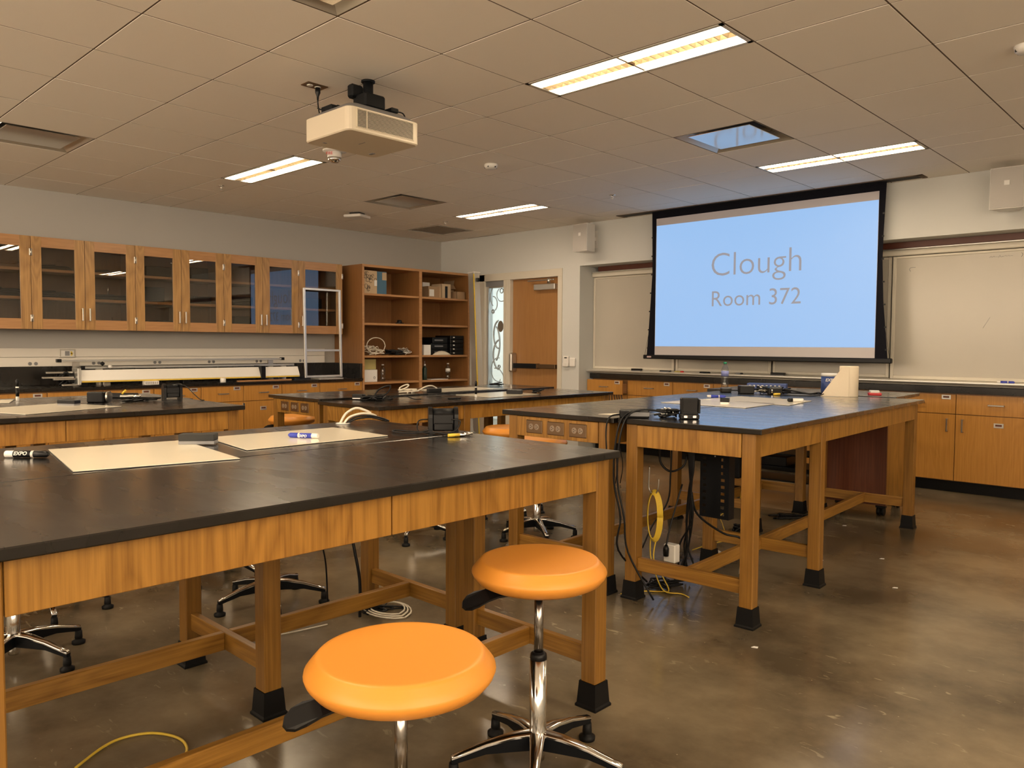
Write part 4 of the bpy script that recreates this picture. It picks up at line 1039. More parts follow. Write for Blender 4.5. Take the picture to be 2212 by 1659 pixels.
# ---------------------------------------------------------------- lab tables
def outlet_plate(b1, x, y, z):      # face looking to -y
    b1.box(x - .058, x + .058, y - .006, y, z - .036, z + .036, .003)
def lab_table(label, x0, x1, y0, y1, zt, rz, stations, outlets=None, piv=None, swap=False, group='black topped oak lab tables'):
    """stations: y of the leg rows, y0<y1; the drawers sit in the long bays"""
    pv = Vector((piv[0], piv[1], 0)) if piv else Vector(((x0 + x1) / 2, (y0 + y1) / 2, 0))
    r = thing('lab_table', label, 'table', (pv.x, pv.y, 0), 0, group)
    F = .044
    B().box(x0, x1, y0, y1, zt - .0254, zt, .003).done('tabletop', epoxy, r)
    zb = zt - .0255; za = zb - .112
    xl, xr = x0 + .070, x1 - .070
    for sy in stations:
        for lx in (xl, xr):
            lg = B().box(lx - .032, lx + .032, sy - .032, sy + .032, .085, zb, .003).done('leg', oak_leg, r)
            b = B(); b.prism([(lx - .034, sy - .034), (lx + .034, sy - .034), (lx + .034, sy + .034), (lx - .034, sy + .034)], 'z', .088, .092)
            vs0 = [(lx - .046, sy - .046), (lx + .046, sy - .046), (lx + .046, sy + .046), (lx - .046, sy + .046)]
            vs1 = [(lx - .036, sy - .036), (lx + .036, sy - .036), (lx + .036, sy + .036), (lx - .036, sy + .036)]
            A = [b.bm.verts.new((*p, 0.0)) for p in vs0]; A2 = [b.bm.verts.new((p[0], p[1], .008)) for p in [(lx + (p[0] - lx) * 1.0, sy + (p[1] - sy) * 1.0) for p in vs0]]
            A3 = [b.bm.verts.new((lx + (p[0] - lx) * .90, sy + (p[1] - sy) * .90, .014)) for p in vs0]; A4 = [b.bm.verts.new((*p, .092)) for p in vs1]
            b.bm.faces.new(A[::-1]); b.bm.faces.new(A4)
            for P_, Q_ in ((A, A2), (A2, A3), (A3, A4)):
                for k in range(4): b.bm.faces.new([P_[k], P_[(k + 1) % 4], Q_[(k + 1) % 4], Q_[k]])
            b.done('rubber_foot', rubber, lg)
        b = B().box(xl + .032, xr - .032, sy - .014, sy + .014, .146, .212, .002); b.done('stretcher', oak_x, r)
    xm = (xl + xr) / 2
    for a, c in zip(stations, stations[1:]):
        B().box(xm - .014, xm + .014, a + .014, c - .014, .146, .212, .002).done('stretcher', oak_y, r)
        for side in (xl - .024, xr + .010):
            aa, cc = a + .034, c - .034
            B().box(side + .002, side + .012, a + .032, c - .032, za + .004, zb).done('rail', oak_y, r)
            if cc - aa > 1.2:
                m_ = (aa + cc) / 2
                sx = side - .004 if side < xm else side + .004
                for p, q in ((aa, m_ - .002), (m_ + .002, cc)):
                    B().box(sx, sx + .018, p, q, za, zb - .006, .0015).done('drawer_front', oak_v, r)
            else:
                B().box(side, side + .016, aa, cc, za, zb - .004, .0015).done('apron', oak_v, r)
    for sy, sgn in ((stations[0], -1), (stations[-1], 1)):
        yy = sy + sgn * .020
        ep = B().box(xl + .034, xr - .034, min(yy, yy + sgn * .016), max(yy, yy + sgn * .016), za, zb - .004, .0015).done('end_panel', oak_v, r)
        if outlets == sgn:
            for k in range(3):
                ox = xl + .034 + (xr - xl - .068) * (.23 + .27 * k); oz = (za + zb) / 2
                pl = B().box(ox - .057, ox + .057, yy + sgn * .016 - .006, yy + sgn * .016, oz - .036, oz + .036, .003).done('outlet_plate', bronze, r)
                b = B()
                for dx in (-.020, .020): b.lathe([(.0165, 0), (.0165, .003)], seg=14, M=Matrix.Translation((ox + dx, yy + sgn * .016 - .005, oz)) @ Matrix.Rotation(PI / 2, 4, 'X'))
                b.done('receptacle', brownp, pl)
                b = B()
                for dx in (-.020, .020):
                    for dz in (-.006, .006): b.box(ox + dx - .006, ox + dx + .0, yy + sgn * .016 - .0092, yy + sgn * .016 - .0082, oz + dz - .0016, oz + dz + .0016)
                    b.box(ox + dx + .005, ox + dx + .009, yy + sgn * .016 - .0092, yy + sgn * .016 - .0082, oz - .002, oz + .002)
                b.done('socket_slot', slotm, pl)
    r.rotation_euler[2] = rz
    return r
# right pair
RR = math.radians(2.5)
lab_table('right-hand lab table mirroring the blue screen, nearest the front right aisle', 6.136, 6.892, -4.128, -1.39, .9144, RR, [-4.072, -3.245, -1.44], None, (6.892, -4.128))
lab_table('lab table with three outlets on its end, right of the middle aisle', 5.370, 6.126, -4.150, -1.41, .9144, RR, [-4.10, -2.29, -1.46], -1, (6.892, -4.128))
# near pair
lab_table('nearest lab table filling the lower left of the photo', 6.112, 6.868, -7.89, -5.148, .9144, 0.0, [-7.84, -7.025, -5.196])
lab_table('lab table beyond the nearest one, with two whiteboard sheets', 5.352, 6.106, -7.86, -5.115, .9144, 0.0, [-7.81, -6.035, -5.165])
# middle pair
lab_table('lower lab table in the middle distance with black cables and a pen', 3.395, 4.152, -4.17, -1.50, .853, 0.0, [-4.115, -3.31, -1.555])
lab_table('lower lab table with three outlets on its end, beside the shelves', 2.63, 3.385, -4.15, -1.45, .866, 0.0, [-4.095, -2.30, -1.505], -1)
# left pair
lab_table('left lab table seen behind the nearest pair, with an eraser', 3.39, 4.150, -7.86, -5.135, .9144, 0.0, [-7.81, -6.98, -5.19])
lab_table('leftmost lab table in front of the left worktop', 2.630, 3.382, -7.84, -5.105, .9144, 0.0, [-7.79, -6.0, -5.16])

# ---------------------------------------------------------------- instructor desk behind the right pair
dr = math.radians(3.5)
r = thing('instructor_desk', 'black topped desk with dark wood panel and casters behind the right lab tables', 'desk', (5.8, -1.0, 0), dr)
M = Matrix.Translation((5.8, -1.0, 0)) @ Matrix.Rotation(dr, 4, 'Z')
B().box(-.76, .74, -.355, .33, .893, .918, .003, M).done('desktop', epoxy, r)
B().box(.10, .66, -.26, -.24, .085, .893, 0, M).done('front_panel', dark_wood, r)
b = B(); b.box(.64, .66, -.24, .28, .085, .893, 0, M); b.done('side_panel', oak_v, r)
b = B(); b.box(.10, .12, -.24, .28, .085, .893, 0, M); b.box(.12, .64, -.24, .28, .085, .10, 0, M); b.done('inner_panel', dark_wood, r)
for lx, ly in ((-.70, -.28), (-.70, .27)): B().box(lx - .03, lx + .03, ly - .03, ly + .03, 0, .893, .002, M).done('leg', oak_leg, r)
b = B(); b.box(-.67, .10, .26, .28, .5, .893, 0, M); b.done('modesty_panel', oak_v, r)
for cx_, cy_ in ((.60, -.20), (.30, -.20), (.60, .22)):
    b = B(); b.cyl(M @ Vector((cx_ - .012, cy_, .033)), M @ Vector((cx_ + .012, cy_, .033)), .033, 16); b.cyl(M @ Vector((cx_ + .022, cy_, .033)), M @ Vector((cx_ + .042, cy_, .033)), .033, 16)
    b.box(cx_ - .02, cx_ + .05, cy_ - .02, cy_ + .02, .06, .085, 0, M); b.done('caster', rubber, r)
q = thing('equipment_rack', 'low black equipment shelves under the instructor desk', 'rack', (5.45, -.95, 0), dr)
for z in (.16, .27, .38):
    B().box(-.68, .08, -.15, .2, z, z + .012, 0, M).done('shelf', blackm, q)
for lx in (-.66, .06): B().box(lx - .012, lx + .012, -.15, .2, 0, .40, 0, M).done('side_frame', blackm, q)
B().box(-.50, -.15, -.12, .16, .282, .36, .004, M).done('amplifier', blackp, q)
B().box(-.48, -.40, -.125, -.12, .305, .320, 0, M).done('indicator', ledred, q)
o = B().box(5.52, 5.66, -1.95, -1.60, .28, .70, .01).done('hanging_box', blackm); tag(o, 'tall black box hanging under the far end of the right tables', 'box')

# ---------------------------------------------------------------- stools
def make_stool(label, x, y, rz, seat_z=.6, tilt=(0, 0), full=True):
    r = thing('lab_stool', label, 'stool', (x, y, 0), 0, 'orange lab stools')
    T0 = Matrix.Translation((x, y, 0)); H = seat_z
    Ms = Matrix.Translation((x, y, H)) @ Matrix.Rotation(tilt[0], 4, 'X') @ Matrix.Rotation(tilt[1], 4, 'Y')
    pr = [(0, -.042), (.11, -.042), (.160, -.037), (.184, -.025), (.1965, -.010), (.2005, .000), (.1995, .006), (.190, .018), (.1795, .030), (.1755, .0345), (.171, .0362), (.164, .0362), (.11, .0325), (.05, .030), (0, .0292)]
    B().lathe(pr, seg=56, M=Ms).done('seat', orange, r)
    MM = Matrix.Translation((x, y, 0)) @ Matrix.Rotation(rz, 4, 'Z')
    # paddle
    b = B(); la = math.radians(215)
    Mp = Matrix.Translation((x, y, H - .045)) @ Matrix.Rotation(math.radians(252), 4, 'Z') @ Matrix.Rotation(math.radians(-32), 4, 'X')
    pts = [(.05, -.018, .004), (.14, -.016, .0), (.17, -.020, -.003), (.20, -.026, -.012), (.222, -.024, -.024), (.236, -.014, -.032), (.241, 0.0, -.035), (.236, .014, -.032), (.222, .024, -.024), (.20, .026, -.012), (.17, .020, -.003), (.14, .016, .0), (.05, .018, .004)]
    A = [b.bm.verts.new(Mp @ Vector(p)) for p in pts]; C_ = [b.bm.verts.new(Mp @ Vector((p[0], p[1], p[2] - .009))) for p in pts]
    b.bm.faces.new(A[::-1]); b.bm.faces.new(C_)
    for k in range(len(pts)): b.bm.faces.new([A[k], A[(k + 1) % len(pts)], C_[(k + 1) % len(pts)], C_[k]])
    b.done('lever', blackp, r)
    b = B(); b.lathe([(.07, H - .058), (.07, H - .046)], (x, y, 0), 18); b.done('seat_plate', blackm, r)
    zc = .355
    b = B(); b.cyl((x, y, zc - .05), (x, y, H - .05), .0140, 18); b.done('piston', dchrome, r)
    b = B(); b.lathe([(.024, zc - .012), (.026, zc - .006), (.024, zc + .006), (.017, zc + .012)], (x, y, 0), 22); b.done('collar', blackp, r)
    b = B(); b.lathe([(.0205, .04), (.0215, .06), (.0255, .10), (.0255, zc - .010)], (x, y, 0), 26); b.done('column', chrome, r)
    for k in range(5):
        a = rz + k * 2 * PI / 5
        Ma = Matrix.Translation((x, y, 0)) @ Matrix.Rotation(a, 4, 'Z')
        # polished top, dark flanks
        b = B(); P = [(.018, .128, .024), (.08, .124, .020), (.16, .108, .015), (.225, .088, .012), (.262, .078, .011)]
        tr_ = []
        for (px_, pz_, w_) in P: tr_.append([b.bm.verts.new(Ma @ Vector((px_, sgn * w_, pz_ - (.004 if abs(sgn) == 1 else 0)))) for sgn in (-1, -.6, .6, 1)])
        lo = []
        for (px_, pz_, w_) in P: lo.append([b.bm.verts.new(Ma @ Vector((px_, sgn * w_, pz_ - .009))) for sgn in (-1, 1)])
        for i in range(len(P) - 1):
            for j in range(3):
                f = b.bm.faces.new([tr_[i][j], tr_[i][j + 1], tr_[i + 1][j + 1], tr_[i + 1][j]]); f.smooth = True
            b.bm.faces.new([tr_[i][0], tr_[i + 1][0], lo[i + 1][0], lo[i][0]]); b.bm.faces.new([tr_[i][3], lo[i][1], lo[i + 1][1], tr_[i + 1][3]])
            b.bm.faces.new([lo[i][0], lo[i + 1][0], lo[i + 1][1], lo[i][1]])
        b.bm.faces.new([*tr_[-1], lo[-1][1], lo[-1][0]])
        arm = b.done('base_arm', chrome, r)
        b = B()
        U = []
        for (px_, pz_, w_), dp in zip(P, (.045, .040, .024, .018, .016)):
            U.append([b.bm.verts.new(Ma @ Vector((px_, sgn * w_ * .96, z))) for z, sgn in ((pz_ - .009, -1), (pz_ - .009, 1), (pz_ - .009 - dp, .75), (pz_ - .009 - dp, -.75))])
        for A_, C_ in zip(U, U[1:]):
            for j in range(4): b.bm.faces.new([A_[j], A_[(j + 1) % 4], C_[(j + 1) % 4], C_[j]])
        b.bm.faces.new(U[0]); b.bm.faces.new(U[-1][::-1])
        b.done('arm_underside', blackm, arm)
        fx, fy = x + .255 * math.cos(a), y + .255 * math.sin(a)
        B().lathe([(.0255, 0), (.0265, .004), (.0265, .012), (.016, .018), (.014, .022), (.0155, .026), (.0135, .056)], (fx, fy, 0), 18).done('glide', rubber, arm)
    return r
def ang(dx, dy): return math.atan2(dy, dx)
make_stool('orange stool second from the bottom of the photo, beside the table corner', 6.945, -5.655, ang(-.25, .068), .612)
make_stool('orange stool nearest the camera with a large round seat', 7.185, -6.36, ang(-.1, .2), .600, (0.0, 0.0))
make_stool('stool whose steel base shows under the near tables, seat hidden', 5.00, -5.45, ang(-.02, -.29), .60)
make_stool('stool base at the left edge below the near tables', 4.93, -6.53, ang(.24, .135), .60)
make_stool('stool between the middle aisle and the outlet table, seat half hidden', 5.02, -3.52, ang(-.07, -.25), .635)
make_stool('orange stool tucked under the middle table, left of the outlet table', 4.40, -3.15, ang(0, -.25), .63)
make_stool('stool in the far aisle behind the near tables, only glides showing', 4.42, -4.10, ang(-.03, .25), .60)
make_stool('orange stool left of the far outlet table, seat above the near table edge', 2.40, -3.80, .4, .62)
make_stool('stool at the end of the left lab table, one glide visible', 4.39, -5.38, ang(.12, -.22), .60)
make_stool('stool beside the left lab table near the left edge', 4.38, -6.26, ang(.03, -.2), .60)

# ---------------------------------------------------------------- things on the near tables
ZT = .9146
def sheet(pts, z, label, mat=sheetm, th=.004, group='white board sheets on the lab tables'):
    b = B()
    c = Vector((sum(p[0] for p in pts) / 4, sum(p[1] for p in pts) / 4))
    b.prism(pts, 'z', z, z + th * .5); low = b.done('hardboard_back', blackp)
    r = thing('whiteboard_sheet', label, 'whiteboard sheet', (c.x, c.y, z), 0, group)
    low.data.transform(Matrix.Translation((-c.x, -c.y, -z))); low.parent = r
    b = B(); b.prism([(c.x + (p[0] - c.x) * .996, c.y + (p[1] - c.y) * .996) for p in pts], 'z', z + th * .5, z + th); b.done('writing_face', mat, r)
sheet([(5.52, -6.555), (6.069, -6.645), (6.155, -6.19), (5.576, -6.122)], ZT, 'cream whiteboard sheet on the near tables, left one under the eraser')
sheet([(5.551, -6.021), (5.985, -6.08), (5.975, -5.475), (5.570, -5.462)], ZT, 'cream whiteboard sheet on the near tables with the blue marker')
r = thing('whiteboard_eraser', 'thick dark felt eraser resting across the two near whiteboard sheets', 'eraser', (5.725, -6.13, ZT + .004), .9)
Mx = Matrix.Translation((5.715, -6.125, ZT + .0042)) @ Matrix.Rotation(math.radians(50), 4, 'Z')
B().box(-.062, .062, -.028, .028, .012, .036, .002, Mx).done('grip', plain('worn black felt', (.03, .03, .03), .9), r)
B().box(-.062, .062, -.027, .027, 0, .012, .001, Mx).done('felt', greyp, r)
q, Mq = marker((5.66, -6.652, ZT), math.radians(46), 'white marker with black cap at the left edge of the near table', whitep, blackp, .135, rad=.011)
Mt = Mq @ Matrix.Rotation(math.radians(-60), 4, 'Z') @ Matrix.Translation((0, .0, .034))
text_obj('EXPO', .016, whitep, 'lettering', Matrix.Translation((5.662, -6.665, ZT + .010)) @ Matrix.Rotation(math.radians(46), 4, 'Z') @ XZ @ Matrix.Translation((-.028, 0, .0025)), q, .0004, .0004, width=.042, shear=.3)
q, Mq = marker((5.825, -5.765, ZT + .004), math.radians(210), 'white marker with blue cap lying on the near whiteboard sheet', whitep, bluecap, .125, rad=.0095)
text_obj('EXPO', .014, whitep, 'lettering', Matrix.Translation((5.840, -5.772, ZT + .0145)) @ Matrix.Rotation(math.radians(30), 4, 'Z') @ XZ @ Matrix.Translation((-.018, -.004, .0105)), q, .0004, .0004, width=.036, shear=.3)
# sensor: two discs with body
def spool(x, y, z, rz, label, s=1.0):
    r = thing('motion_sensor', label, 'sensor', (x, y, z), rz)
    M = Matrix.Translation((x, y, z)) @ Matrix.Rotation(rz, 4, 'Z') @ Matrix.Scale(s, 4)
    def D(off, rad, w_):
        b = B(); P = [(-rad, 0.0), (rad, 0.0)] + [(rad * math.cos(t), .055 + rad * math.sin(t)) for t in [i * PI / 10 for i in range(11)]]
        b.prism(P, 'y', off - w_, off + w_, M); b.done('end_plate', blackp, r)
    D(-.045, .036, .007); D(.045, .036, .007)
    B().box(-.030, .030, -.040, .040, .008, .070, .006, M).done('body', blackp, r)
    B().lathe([(.024, -.04), (.024, .04)], seg=18, M=M @ Matrix.Translation((0, 0, .062)) @ Matrix.Rotation(PI / 2, 4, 'X')).done('core', blackm, r)
    B().box(.024, .036, -.034, .034, .010, .036, .003, M).done('base_lip', blackp, r)
    return r
spool(6.02, -5.225, ZT, math.radians(-38), 'black motion sensor with two round end plates near the near table corner', 1.18)
b = B()
b.tube([(6.03, -5.25, ZT + .03), (5.99, -5.30, ZT + .008), (5.93, -5.33, ZT + .006), (5.86, -5.35, ZT + .006), (5.90, -5.39, ZT + .006), (5.99, -5.37, ZT + .006), (6.06, -5.31, ZT + .01), (6.12, -5.29, ZT + .006), (6.18, -5.30, ZT + .006)], .0032)
b.tube([(5.98, -5.27, ZT + .055), (5.955, -5.30, ZT + .05), (5.955, -5.31, ZT + .02), (5.99, -5.32, ZT + .006), (6.08, -5.32, ZT + .006)], .0028)
b.tube([(6.09, -5.24, ZT + .06), (6.13, -5.23, ZT + .055), (6.13, -5.25, ZT + .02), (6.10, -5.27, ZT + .006)], .0028)
tag(b.done('sensor_cable', blackp), 'thin black cable looping around the near motion sensor', 'cable')
r = thing('connector_lead', 'yellow and black connector plugs beside the near motion sensor', 'plug', (6.19, -5.27, ZT))
B().cyl((6.165, -5.325, ZT + .008), (6.182, -5.28, ZT + .008), .0065, 12).done('yellow_sleeve', yellow, r)
B().cyl((6.182, -5.28, ZT + .008), (6.197, -5.24, ZT + .008), .006, 12).done('plug_tip', chrome, r)
B().cyl((6.150, -5.29, ZT + .008), (6.168, -5.245, ZT + .008), .0065, 12).done('black_sleeve', blackp, r)
B().cyl((6.168, -5.245, ZT + .008), (6.182, -5.21, ZT + .008), .0058, 12).done('plug_tip', chrome, r)
# grommet with cables
r = thing('cable_grommet', 'round table grommet with thick white and black cables arching out', 'grommet', (5.44, -5.325, ZT))
B().lathe([(.030, 0), (.034, .003), (.028, .005), (.020, .004)], (5.44, -5.325, ZT), 22).done('ring', whitep, r)
b = B(); b.tube([(5.430, -5.335, ZT), (5.44, -5.31, ZT + .045), (5.46, -5.27, ZT + .07), (5.475, -5.23, ZT + .06), (5.48, -5.20, ZT + .045)], .0058)
b.tube([(5.447, -5.325, ZT), (5.455, -5.30, ZT + .03), (5.475, -5.25, ZT + .045), (5.485, -5.20, ZT + .04), (5.48, -5.17, ZT + .03)], .0055); b.done('white_cable', whitecable, r)
b = B(); b.tube([(5.45, -5.315, ZT), (5.47, -5.28, ZT + .03), (5.50, -5.22, ZT + .035), (5.52, -5.16, ZT + .02), (5.53, -5.13, ZT + .006)], .004)
b.tube([(5.453, -5.32, ZT), (5.48, -5.28, ZT + .022), (5.51, -5.22, ZT + .028), (5.53, -5.165, ZT + .012), (5.52, -5.13, ZT + .006)], .004); b.done('black_cable', blackp, r)

# ---------------------------------------------------------------- left pair
sheet([(3.79, -5.70), (4.005, -6.235), (3.53, -6.42), (3.315, -5.87)], ZT, 'whiteboard sheet on the left lab table under the black eraser')
sheet([(3.085, -6.085), (2.90, -6.62), (2.50 + .15, -6.52), (2.80, -5.99)], ZT, 'whiteboard sheet at the left edge of the photo on the leftmost table')
eraser(3.51, -5.89, ZT + .004, math.radians(30), 'black eraser standing on the left table whiteboard sheet', None, .12, .05, .032)
marker((2.89, -5.995, ZT), 0, 'white marker with black cap standing upright on the leftmost table', whitep, blackp, .135, stand=True)
r = thing('sensor_box', 'small black sensor box with round silver dial on the left tables', 'sensor', (3.34, -5.68, ZT), .9)
M = Matrix.Translation((3.34, -5.68, ZT)) @ Matrix.Rotation(math.radians(45), 4, 'Z')
B().box(-.05, .05, -.035, .035, 0, .065, .006, M).done('body', blackp, r)
B().lathe([(.034, 0), (.034, .012), (.025, .016)], seg=20, M=Matrix.Translation((3.40, -5.63, ZT + .036)) @ Matrix.Rotation(math.radians(-45), 4, 'Z') @ Matrix.Rotation(PI / 2, 4, 'X')).done('dial', steel, r)
B().cyl((3.405, -5.56, ZT + .05), (3.415, -5.54, ZT + .075), .006, 10).done('yellow_plug', yellow, r)
b = B(); squiggle(b, 3.36, -5.45, ZT, .10, .16, 20, .004, .02, 33); tag(b.done('cable_bundle', blackp), 'thin black cables between the two sensors on the left tables', 'cable')
r = thing('power_adapter', 'black power adapter brick lying on the left table', 'adapter', (3.03, -5.42, ZT), 0)
M = Matrix.Translation((3.03, -5.42, ZT)) @ Matrix.Rotation(math.radians(50), 4, 'Z'); B().box(-.09, .09, -.03, .03, 0, .032, .006, M).done('case', blackp, r)
B().lathe([(.012, 0), (.005, .05)], seg=10, M=M @ Matrix.Translation((-.09, 0, .014)) @ Matrix.Rotation(-PI / 2, 4, 'Y')).done('strain_relief', blackp, r)
marker((3.24, -5.45, ZT + .012), math.radians(60), 'silver pen lying on the cables of the left table', alu, chrome, .12, brand=False)
spool(3.30, -5.21, ZT, math.radians(-10), 'black motion sensor standing at the far end of the left tables', 1.1)
b = B(); b.tube([(3.33, -5.20, ZT + .10), (3.42, -5.17, ZT + .085), (3.50, -5.155, ZT + .04), (3.58, -5.148, ZT + .006), (3.64, -5.15, ZT + .004)], .003); tag(b.done('sensor_cable', blackp), 'black cable falling from the left motion sensor to the table end', 'cable')

# ---------------------------------------------------------------- middle pair
ZM, ZM1 = .8532, .8662
sheet([(3.56, -2.93), (3.995, -2.945), (3.97, -2.33), (3.52, -2.25)], ZM, 'whiteboard sheet on the nearer middle table under a black adapter')
sheet([(2.95, -2.86), (3.34, -2.86), (3.32, -2.12), (2.92, -2.14)], ZM1, 'whiteboard sheet on the further middle table')
b = B(); squiggle(b, 3.58, -3.78, ZM, .12, .15, 26, .006, .03, 12); b.tube([(3.58, -3.80, ZM + .01), (3.6, -3.76, ZM + .08), (3.66, -3.70, ZM + .11), (3.66, -3.72, ZM + .06), (3.62, -3.78, ZM + .01)], .006)
b.tube([(3.68, -3.68, ZM + .02), (3.72, -3.62, ZM + .035), (3.80, -3.58, ZM + .01), (3.85, -3.55, ZM + .01)], .004); tag(b.done('cable_bundle', blackp), 'knot of black power cables on the nearer middle table', 'cable')
r = thing('power_adapter', 'black power adapter within the knot of cables on the middle table', 'adapter', (3.50, -3.84, ZM)); M = Matrix.Translation((3.48, -3.86, ZM)) @ Matrix.Rotation(.6, 4, 'Z')
B().box(-.045, .045, -.03, .03, .004, .045, .005, M).done('case', blackp, r); B().box(-.04, .04, -.032, -.030, .008, .016, 0, M).done('label', labelw, r)
b = B(); squiggle(b, 3.23, -3.16, ZM1, .06, .11, 16, .006, .03, 44)
b.tube([(3.20 + .04 * math.cos(t), -3.20 + .04 * math.sin(t), ZM1 + .05 + .02 * math.sin(t)) for t in [i * 2 * PI / 10 for i in range(11)]], .006, 6, sub=2)
b.tube([(3.25, -3.10, ZM1 + .01), (3.27, -3.02, ZM1 + .05), (3.28, -2.95, ZM1 + .055), (3.28, -2.88, ZM1 + .02)], .006); tag(b.done('cable_bundle', whitecable), 'white coiled cable on the further middle table', 'cable')
r = thing('power_adapter', 'black power adapter behind the white coiled cable', 'adapter', (3.30, -2.92, ZM1)); M = Matrix.Translation((3.29, -2.94, ZM1)) @ Matrix.Rotation(1.2, 4, 'Z'); B().box(-.06, .06, -.03, .03, 0, .032, .004, M).done('case', blackp, r); B().box(-.05, .05, -.02, .02, .032, .0325, 0, M).done('label', greyp, r)
marker((3.88, -3.00, ZM), 0, 'white marker with black cap standing upright on the middle table', whitep, blackp, .135, stand=True)
marker((3.92, -3.27, ZM), math.radians(70), 'black pen lying on the nearer middle table', blackp, blackp, .11, brand=False, rad=.006)
r = thing('power_adapter', 'black adapter on the middle table whiteboard sheet', 'adapter', (3.80, -2.46, ZM + .004)); M = Matrix.Translation((3.80, -2.46, ZM + .0042)) @ Matrix.Rotation(.7, 4, 'Z'); B().box(-.07, .07, -.035, .035, 0, .034, .004, M).done('case', blackp, r); B().box(-.06, .06, -.02, .02, .034, .0345, 0, M).done('label', labelw, r)
b = B(); squiggle(b, 3.84, -2.22, ZM, .05, .07, 12, .004, .03, 5); tag(b.done('cable_bundle', blackp), 'small black cable coil behind the adapter on the middle table', 'cable')
b = B(); squiggle(b, 2.90, -1.78, ZM1, .05, .12, 12, .005, .03, 15); tag(b.done('cable_bundle', blackp), 'dark cable coil at the far end of the middle tables', 'cable')

# ---------------------------------------------------------------- right pair
sheet([(5.690, -3.08), (6.285, -3.09), (6.262, -2.64), (5.70, -2.62)], ZT, 'whiteboard sheet in front on the right tables under a small eraser', greysheet if False else sheetm)
sheet([(5.72, -2.60), (6.375, -2.70), (6.30, -2.19), (5.75, -2.12)], ZT, 'whiteboard sheet behind on the right tables with the rolled marker')
eraser(6.03, -2.87, ZT + .004, math.radians(20), 'small black eraser on the front sheet of the right tables', None, .055, .045, .036, labelw)
marker((5.72, -2.42, ZT + .004), math.radians(40), 'white marker with blue cap on the right table sheets', whitep, bluecap, .13)
marker((6.28, -2.40, ZT + .004), math.radians(215), 'white and black marker near the right end of the sheets', whitep, blackp, .10, rad=.012, brand=False)
r = thing('sensor_box', 'black block-shaped sensor standing at the near corner of the right tables', 'sensor', (6.40, -3.93, ZT), 0)
M = Matrix.Translation((6.405, -3.925, ZT)) @ Matrix.Rotation(math.radians(42), 4, 'Z')
B().box(-.042, .042, -.030, .030, .022, .108, .006, M).done('body', blackp, r)
B().box(-.046, .046, -.036, .036, 0, .026, .005, M).done('base', blackp, r)
B().box(-.036, .036, -.0325, -.0295, .036, .090, .001, M).done('front_face', plain('gloss black front', (.01, .01, .012), .12), r)
for sx in (-.024, .020): B().box(sx - .008, sx + .010, -.040, -.035, .008, .020, .003, M).done('foot_screw', chrome, r)
B().box(.040, .050, -.034, .034, .03, .10, .003, M).done('side_cheek', blackp, r)
r = thing('power_adapter', 'long black adapter brick on the near edge of the right tables', 'adapter', (6.10, -4.03, ZT))
M = Matrix.Translation((6.175, -4.07, ZT)) @ Matrix.Rotation(math.radians(35), 4, 'Z'); B().box(-.075, .075, -.028, .028, 0, .040, .005, M).done('case', blackp, r); B().box(-.02, .075, -.0285, -.028, .01, .03, 0, M).done('label', greyp, r)
b = B(); squiggle(b, 6.29, -3.93, ZT, .07, .08, 30, .005, .04, 77); tag(b.done('cable_bundle', blackp), 'bundle of black cables between adapter and block sensor', 'cable')
b = B(); squiggle(b, 6.28, -3.94, ZT + .008, .05, .06, 14, .004, .045, 78); tag(b.done('foil_wrapped_cable', alu), 'silver wrapped cable part in the bundle on the right tables', 'cable')
o = B().prism([(5.93, -4.05), (6.04, -4.03), (6.03, -3.93), (5.97, -3.95)], 'z', ZT, ZT + .0012).done('paper_sheet', clothm); tag(o, 'small beige paper lying left of the adapter brick', 'paper')
# cables hanging over the near edge
b = B()
ex = 6.17
for k, (dx, xb_, yb_, zb_) in enumerate(((.0, 6.10, -4.19, .05), (.022, 6.22, -4.16, .18))):
    b.tube([(6.32, -4.00, ZT + .03), (6.24, -4.08, ZT + .045), (ex + dx, -4.155, ZT + .012), (ex + dx - .025, -4.185, .80), (ex + dx - .03, -4.19, .60), (ex + dx + .01, -4.185, .42), ((ex + xb_) / 2 + .03, -4.18, .25), (xb_ + .12, -4.12 if k else -4.0, .02 if k else .06)], .0052)
tag(b.done('hanging_cables', blackp), 'pair of black cables hanging over the near end of the right tables', 'cable')
b = B(); b.tube([(6.115, -4.10, ZT + .015), (6.105, -4.185, ZT + .005), (6.095, -4.20, .85), (6.10, -4.20, .70), (6.075, -4.19, .5), (6.08, -4.19, .2), (6.07, -4.20, .02), (6.04, -4.18, .008)], .0045)
tag(b.done('hanging_cable', blackp), 'single black cable falling between the two right tables', 'cable')
# yellow cable coil on a hook
r = thing('cable_hook', 'steel hook on the table leg carrying the yellow cable coil', 'hook', (6.20, -3.99, .5))
b = B(); b.tube([(6.215, -3.985, .66), (6.212, -3.985, .56), (6.222, -3.985, .53), (6.25, -3.985, .52), (6.268, -3.985, .55), (6.272, -3.985, .60)], .004); b.done('wire', steel, r)
b = B()
for k in range(6):
    w_ = .030 + .0035 * k; h_ = .115 + .004 * k
    b.tube([(6.245 + w_ * math.cos(t), -3.985 + .004 * k - .01, .405 + h_ * math.sin(t)) for t in [i * 2 * PI / 14 for i in range(15)]], .0035, 5, sub=2)
b.tube([(6.225, -3.98, .30), (6.225, -3.98, .2), (6.26, -3.98, .10), (6.30, -3.96, .02), (6.36, -3.9, .006), (6.42, -3.92, .006)], .0035)
b.tube([(6.255, -3.97, .30), (6.245, -3.98, .18), (6.29, -3.96, .09), (6.32, -3.95, .03), (6.28, -3.93, .006), (6.20, -4.0, .006), (6.14, -4.12, .006)], .0035)
tag(b.done('yellow_cable', yellow), 'coil of yellow network cable hanging by the right table leg', 'cable')
